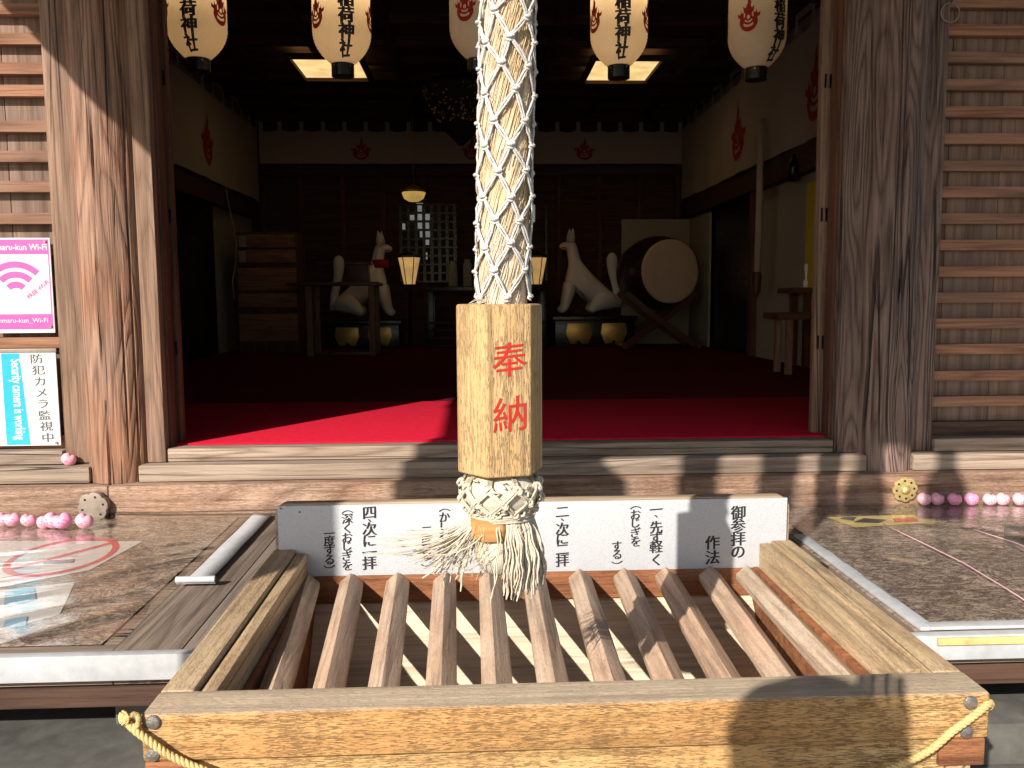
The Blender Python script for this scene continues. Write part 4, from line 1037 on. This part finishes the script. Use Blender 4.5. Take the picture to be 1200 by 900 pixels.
# lacquered pedestals with gilded panels
for x0p, x1p, pz_, lab in ((648, 738, 370, 'black lacquer pedestal with two gold panels under the right fox'), (386, 470, 373, 'black lacquer pedestal with two gold panels under the left fox')):
    a, b_ = PY(x0p, 385, YFX).x, PY(x1p, 385, YFX).x; zt2 = PY(690, pz_, YFX).z
    t = empty('pedestal', ((a+b_)/2, YFX, .922), lab, 'pedestal', 'pedestals of the fox statues')
    bx('top', a-.03, b_+.03, YFX-.34, YFX+.34, zt2-.05, zt2, 'black', t, .005); bx('body', a, b_, YFX-.30, YFX+.30, .922, zt2-.051, 'black', t, .004)
    for k in range(2):
        cxp = a+(b_-a)*(.30+.44*k); wp = (b_-a)*.15; zc_ = (.93+zt2-.05)/2; hp = (zt2-.05-.93)*.40; b = MB()
        b.prism([(cxp-wp, zc_+hp), (cxp+wp, zc_+hp), (cxp+wp*1.1, zc_), (cxp+wp*.75, zc_-hp), (cxp+wp*.25, zc_-hp), (cxp, zc_-hp*.6), (cxp-wp*.25, zc_-hp), (cxp-wp*.75, zc_-hp), (cxp-wp*1.1, zc_)], YFX-.312, YFX-.3005); b.build('gold_panel', M['gold'], t, bevel=.004)
# ------------------------------------------------------------------ drum on crossed stand
YD = 9.7; cD = PY(786, 318, YD-.3); rD = 38*(YD-.3)/1000
dr = empty('taiko_drum', (cD.x-.1, YD, cD.z), 'large round drum with pale hide on a crossed wooden stand', 'drum')
b = MB(); b.lathe([(rD*.96, -.33), (rD*1.02, -.30), (rD*1.13, -.12), (rD*1.16, 0), (rD*1.13, .12), (rD*1.02, .30), (rD*.96, .33)], 48)
ax_ = Vector((.27, -.96, .02)).normalized(); qt = ax_.to_track_quat('Z', 'Y')
ctr = cD-ax_*.33
me = b.mesh('barrel', M['drumbody'], True); o = link('barrel', me, dr, ctr-org(dr)); o.rotation_mode = 'QUATERNION'; o.rotation_quaternion = qt
b = MB(); b.lathe([(.0001, .342), (rD*.9, .340), (rD*.985, .333), (rD*.99, .30)], 48, cap=False); me = b.mesh('hide', M['drumskin'], True); o2 = link('hide', me, dr, ctr-org(dr)); o2.rotation_mode = 'QUATERNION'; o2.rotation_quaternion = qt
b = MB()
for k in range(40): a = k*math.pi/20; b.tube([(rD*.99*math.cos(a), rD*.99*math.sin(a), .30), (rD*1.03*math.cos(a), rD*1.03*math.sin(a), .30)], .012, 6)
o3 = tag(link('tacks', b.mesh('tacks', M['black'], True), dr, ctr-org(dr)), kind='stuff'); o3.rotation_mode = 'QUATERNION'; o3.rotation_quaternion = qt
st = empty('drum_stand', (ctr.x, ctr.y, .922), 'crossed red-brown stand carrying the large drum', 'drum stand')
zt3 = ctr.z-rD*.80
for y in (-.26, .26):
    for s in (-1, 1):
        b = MB(); b.tube([(ctr.x-s*.40, ctr.y+y, .95), (ctr.x+s*.10, ctr.y+y+s*.03, (zt3+.95)/2+.08), (ctr.x+s*.40, ctr.y+y+s*.03, zt3+.06)], .045, 4); b.build('leg', M['stand'], st)
for s in (-1, 1): b = MB(); b.tube([(ctr.x+s*.42, ctr.y-.32, .95), (ctr.x+s*.42, ctr.y+.32, .95)], .03, 6); b.build('foot_rail', M['stand'], st)
# pale screen behind the drum
a, b_ = PY(728, 330, 10.45), PY(808, 330, 10.45); zt4 = PY(760, 257, 10.45).z
o = empty('screen', ((a.x+b_.x)/2, 10.45, .922), 'plain pale panel screen standing behind the drum', 'screen'); bx('panel', a.x, b_.x, 10.44, 10.47, .922, zt4, 'plaster', o, .003); bx('panel', b_.x+.004, b_.x+.03, 9.6, 10.43, .922, zt4, 'plaster', o, .003)

# ------------------------------------------------------------------ standing lamps, altar, small things at the back
YA = 9.9
for px, lab in ((480, 'lit tapered lamp left of the altar, beside the left fox'), (628, 'lit tapered lamp right of the bell rope, beside the right fox')):
    p = PY(px, 333, YA); t = empty('standing_lamp', (p.x, YA, .922), lab, 'lamp', 'pair of altar lamps'); b = MB(); h = .30
    b.lathe([(.065, 0), (.125, h)], 6, (p.x, YA, p.z)); b.build('shade', M['lamp'], t)
    b = MB()
    for k in range(6): a = k*math.pi/3; b.tube([(p.x+.068*math.cos(a), YA+.068*math.sin(a), p.z), (p.x+.129*math.cos(a), YA+.129*math.sin(a), p.z+h)], .007, 4)
    b.lathe([(.15, h), (.15, h+.02), (.05, h+.07)], 6, (p.x, YA, p.z)); b.build('frame', M['black'], t)
    b = MB(); b.tube([(p.x, YA, .922), (p.x, YA, p.z)], .022, 8); b.build('pole', M['black'], t)
p = PY(485, 236, YA); t = empty('hanging_lamp', p, 'glowing bowl-shaped lamp hanging left of the altar', 'lamp'); b = MB(); b.lathe([(.06, 0), (.11, .03), (.135, .09), (.13, .10)], 20, tuple(p)); b.build('bowl', M['lampdim'], t, smooth=True)
b = MB(); b.lathe([(.14, .101), (.14, .12), (.05, .17), (.01, .19)], 20, tuple(p)); b.tube([(p.x, p.y, p.z+.19), (p.x, p.y, ZC)], .006, 6); b.build('cap', M['gold'], t, smooth=True)
# altar
a, b_ = PY(500, 350, 10.3).x, PY(640, 350, 10.3).x; zt5 = PY(520, 336, 10.3).z
al = empty('altar_table', ((a+b_)/2, 10.3, .922), 'dark altar table at the back of the hall behind the bell rope', 'altar')
bx('top', a, b_, 10.05, 10.6, zt5-.06, zt5, 'black', al, .004)
for x in (a+.05, b_-.05):
    for y in (10.1, 10.55): bx('leg', x-.04, x+.04, y-.04, y+.04, .922, zt5-.061, 'black', al, .004)
for k in range(4): bx('step_board', a+.05, b_-.05, 9.9-.0*k, 9.93, .93+.09*k, .96+.09*k, 'inner_beam', al, .003)
for i, (px, s) in enumerate(((531, 1.0), (548, 1.06))):
    p = PY(px, 336, 10.2); b = MB(); b.lathe([(.05, 0), (.052, .01), (.052, .24*s), (.035, .27*s), (.035, .30*s)], 20, (p.x, 10.2, zt5+.001)); o = b.build('offering_jar', M['plaster'], None, smooth=True)
    tag(o, '%s white jar of the two on the altar left of the bell rope' % ('left' if i == 0 else 'right'), 'jar', 'white jars on the altar')
# daylit lattice window behind the altar
wn = empty('lattice_window', (PY(500, 270, YBK-.06).x, YBK-.06, PY(500, 330, YBK).z), 'dark lattice window glinting with daylight behind the altar lamps', 'window')
Yw = YBK-.12
for px in range(470, 536, 9):
    x = PY(px, 280, Yw).x; bx('lattice_bar', x-.02, x+.02, Yw-.02, Yw, PY(500, 330, Yw).z, PY(500, 240, Yw).z, 'black', wn, 0)
for py in range(240, 332, 10):
    z = PY(500, py, Yw).z; bx('lattice_bar', PY(468, 280, Yw).x, PY(536, 280, Yw).x, Yw-.028, Yw-.0205, z-.010, z+.010, 'black', wn, 0)
for (pa, pb, ya, yb) in ((488, 496, 238, 248), (489, 505, 250, 258), (480, 486, 252, 258), (489, 503, 261, 268), (492, 505, 271, 278), (497, 503, 281, 287), (471, 475, 262, 270), (497, 501, 296, 304), (622, 627, 240, 258)):
    A, B = PY(pa, ya, Yw+.01), PY(pb, yb, Yw+.01); bx('pane', A.x, B.x, Yw+.002, Yw+.008, B.z, A.z, 'winlight', wn, 0)
for px in (622, 640): 
    x = PY(px, 280, Yw).x; bx('lattice_bar', x-.012, x+.012, Yw-.02, Yw, PY(500, 330, Yw).z, PY(500, 240, Yw).z, 'black', wn, 0)
# dark brocade canopy under the ceiling
p = PY(540, 118, 7.6); cn = empty('altar_canopy', p, 'dark brocade canopy with gold specks under the ceiling beside the rope', 'canopy'); b = MB(); b.lathe([(.02, -.38), (.20, -.20), (.36, .10), (.28, .16), (.02, .2)], 8, tuple(p)); b.tube([(p.x, p.y, p.z+.19), (p.x, p.y, ZC)], .02, 6); b.build('cloth', M['darkcloth'], cn)
b = MB()
for k in range(150):
    t_ = random.random(); a = random.uniform(math.pi, 2*math.pi); r_ = .20+.16*t_+.003; z = -.20+.30*t_
    c = Vector((p.x+r_*.96*math.cos(a), p.y+r_*.96*math.sin(a), p.z+z)); b.tube([c, c+Vector((0, -.006, 0))], random.uniform(.004, .009), 5)
tag(b.build('gold_specks', M['gold'], cn), kind='stuff')
# left: shelf unit, small table
YT = 9.4
a, b_ = PY(277, 330, YT).x, PY(350, 330, YT).x; zt6 = PY(310, 272, YT).z
sh = empty('wooden_cabinet', ((a+b_)/2, YT, .922), 'brown wooden drawer cabinet against the left back corner', 'cabinet')
bx('body', a, b_, YT, YT+.4, .922, zt6, 'inner_post', sh, .005)
for y0p, y1p in ((275, 290), (293, 308), (314, 340), (344, 360), (368, 400)): 
    zA, zB_ = PY(310, y1p, YT).z, PY(310, y0p, YT).z; bx('drawer', a+.02, b_-.02, YT-.02, YT-.001, max(.93, zA), zB_, 'slat', sh, .004)
YT2 = 8.9; a, b_ = PY(340, 332, YT2).x, PY(446, 332, YT2).x; ztt = PY(400, 331, YT2).z
tb_ = empty('small_table', ((a+b_)/2, YT2, .922), 'small dark wooden table in front of the left fox', 'table')
bx('top', a, b_, YT2-.25, YT2+.25, ztt-.035, ztt, 'stand', tb_, .004)
for px in (363, 436):
    x = PY(px, 370, YT2-.2).x
    for y in (YT2-.2, YT2+.2): bx('leg', x-.03, x+.03, y-.03, y+.03, .922, ztt-.036, 'post', tb_, .004)
bx('stretcher', PY(363, 370, YT2-.2).x+.031, PY(436, 370, YT2-.2).x-.031, YT2-.215, YT2-.185, .93, .96, 'stand', tb_, .003)
p = PY(420, 320, YT2); bs = empty('offering_box_small', (p.x, YT2, ztt), 'small dark box standing on the table before the left fox', 'box'); bx('body', p.x-.11, p.x+.11, YT2-.09, YT2+.09, ztt, ztt+.18, 'stand', bs, .004); bx('lid', p.x-.13, p.x+.13, YT2-.11, YT2+.11, ztt+.181, ztt+.20, 'post', bs, .003)
# left wall: electrical switches with cable
swp = PY(284, 283, 9.38); sw = empty('wall_switch', (swp.x, 9.38, swp.z), 'pale switch boxes with a hanging cable at the left side', 'switch')
for py in (283, 301): q = PY(284, py, 9.37); bx('switch_plate', q.x-.035, q.x+.035, 9.36, 9.379, q.z-.06, q.z+.06, 'plaster', sw, .004)
b = MB(); b.tube([PY(x, y, 9.35) for x, y in ((265, 222), (268, 240), (273, 262), (277, 285), (276, 310), (272, 330), (275, 350))], .008, 6); b.build('cable', M['plaster'], sw, smooth=True)

# right: tables with offering bottles, hanging cord, black tassel
YR = 6.9
zt7 = PY(945, 337, YR).z; xa = PY(921, 337, YR).x
rt = empty('side_table', (xa+.3, YR, .922), 'tall dark side table behind the right door post with white bottles on it', 'table')
bx('top', xa, xa+.65, YR-.2, YR+.2, zt7-.045, zt7, 'stand', rt, .004)
for x in (xa+.12, xa+.58):
    for y in (YR-.15, YR+.15): bx('leg', x-.025, x+.025, y-.025, y+.025, .922, zt7-.046, 'stand', rt, .004)
YR2 = 6.3; zt8 = PY(930, 366, YR2).z; xa2 = PY(903, 366, YR2).x
rt2 = empty('low_stool', (xa2+.25, YR2, .922), 'low dark stool with a pale leg in front of the side table', 'stool')
bx('top', xa2, xa2+.5, YR2-.17, YR2+.17, zt8-.05, zt8, 'stand', rt2, .004)
for x in (xa2+.10, xa2+.42):
    for y in (YR2-.12, YR2+.12): bx('leg', x-.022, x+.022, y-.022, y+.022, .922, zt8-.051, 'post', rt2, .004)
for i, px in enumerate((942, 950, 957)):
    p = PY(px, 334, YR); b = MB(); b.lathe([(.022, 0), (.026, .03), (.022, .055), (.009, .07), (.012, .10), (.020, .16), (.016, .19)], 16, (p.x, YR-.05, zt7+.001)); o = b.build('offering_bottle', M['porcelain'], None, smooth=True)
    tag(o, '%s of the slim white bottles on the dark side table' % ('leftmost', 'middle', 'rightmost')[i], 'bottle', 'white bottles on the side table')
p0, p1 = PX(890, 235, XR-.25), PX(887, 322, XR-.25); b = MB(); cr = empty('prayer_rope', p1, 'pink and white cord hanging with a tassel by the right doorway', 'cord')
b.tube([(p0.x, p0.y, 3.0), (p0.x, p0.y, p0.z-.1), (p1.x, p1.y, p1.z)], .03, 10); b.build('cord', M['cloth'], cr, smooth=True)
b = MB(); b.lathe([(.01, -.2), (.035, -.14), (.04, .0), (.02, .05)], 12, tuple(p1)); b.build('tassel', M['stand'], cr, smooth=True)
p = PX(930, 195, XR-.13); b = MB(); b.lathe([(.045, -.12), (.04, .03), (.02, .06), (.012, .10)], 12, tuple(p)); o = b.build('black_tassel', M['black'], None, smooth=True); tag(o, 'small black tassel under the right wall curtain', 'tassel')

# ------------------------------------------------------------------ photographer behind the lens (seen as a shadow on the box)
pz = empty('person', (-.40, -.22, 0), 'person in a dark coat who casts the head-shaped shadow on the box front', 'person')
V = []; E_ = []; Rr = []
def add(p, r, par=None):
    V.append(p); Rr.append(r)
    if par is not None: E_.append((par, len(V)-1))
    return len(V)-1
pel = add((0, 0, .95), (.16, .12)); sp1 = add((0, 0, 1.2), (.15, .11), pel); sp2 = add((0, 0, 1.42), (.17, .11), sp1); nk = add((0, .02, 1.56), .055, sp2); h1 = add((0, .04, 1.66), (.075, .09), nk); add((0, .04, 1.78), (.07, .085), h1)
for s in (-1, 1):
    hp_ = add((s*.09, 0, .86), .085, pel); kn = add((s*.10, .02, .48), .06, hp_); an = add((s*.11, 0, .09), .042, kn); add((s*.12, .14, .04), .035, an)
    sh_ = add((s*.19, 0, 1.44), .062, sp2); hx_, hz_ = ((.27, 1.55) if s > 0 else (.10, .98)); el = add((s*.42 if s > 0 else s*.26, .10, 1.42 if s > 0 else 1.16), .06, sh_); wr = add((s*hx_, .22, hz_), .034, el); pm = add((s*(hx_-.02), .25, hz_+.08), .036, wr)
    for k, (dx, dy, L_) in enumerate(((-.028, .0, .075), (-.010, .006, .085), (.010, .006, .08), (.028, 0, .065))):
        bx_, bz_ = s*(hx_-.02), hz_+.12; f1 = add((bx_+dx, .25+dy, bz_), .009, pm); f2 = add((bx_+dx*1.1-s*.004, .265+dy, bz_+L_*.5), .0085, f1); add((bx_+dx*1.1-s*.012, .262+dy, bz_+L_*.95), .007, f2)
    th = add((bx_-s*.035, .265, bz_-.035), .011, pm); add((bx_-s*.055, .275, bz_), .009, th)
me = skinmesh('person_body', V, E_, Rr, 'coat', 0, 1); me.materials.append(M['skin'])
for p in me.polygons:
    if p.center.z > 1.545: p.material_index = 1
link('body', me, pz)
b = MB(); b.lathe([(.095, 1.62), (.115, 1.70), (.116, 1.76), (.095, 1.83), (.05, 1.875), (.005, 1.898)], 24, (0, .02, 0)); link('hair', b.mesh('hair', M['hair'], True), pz)
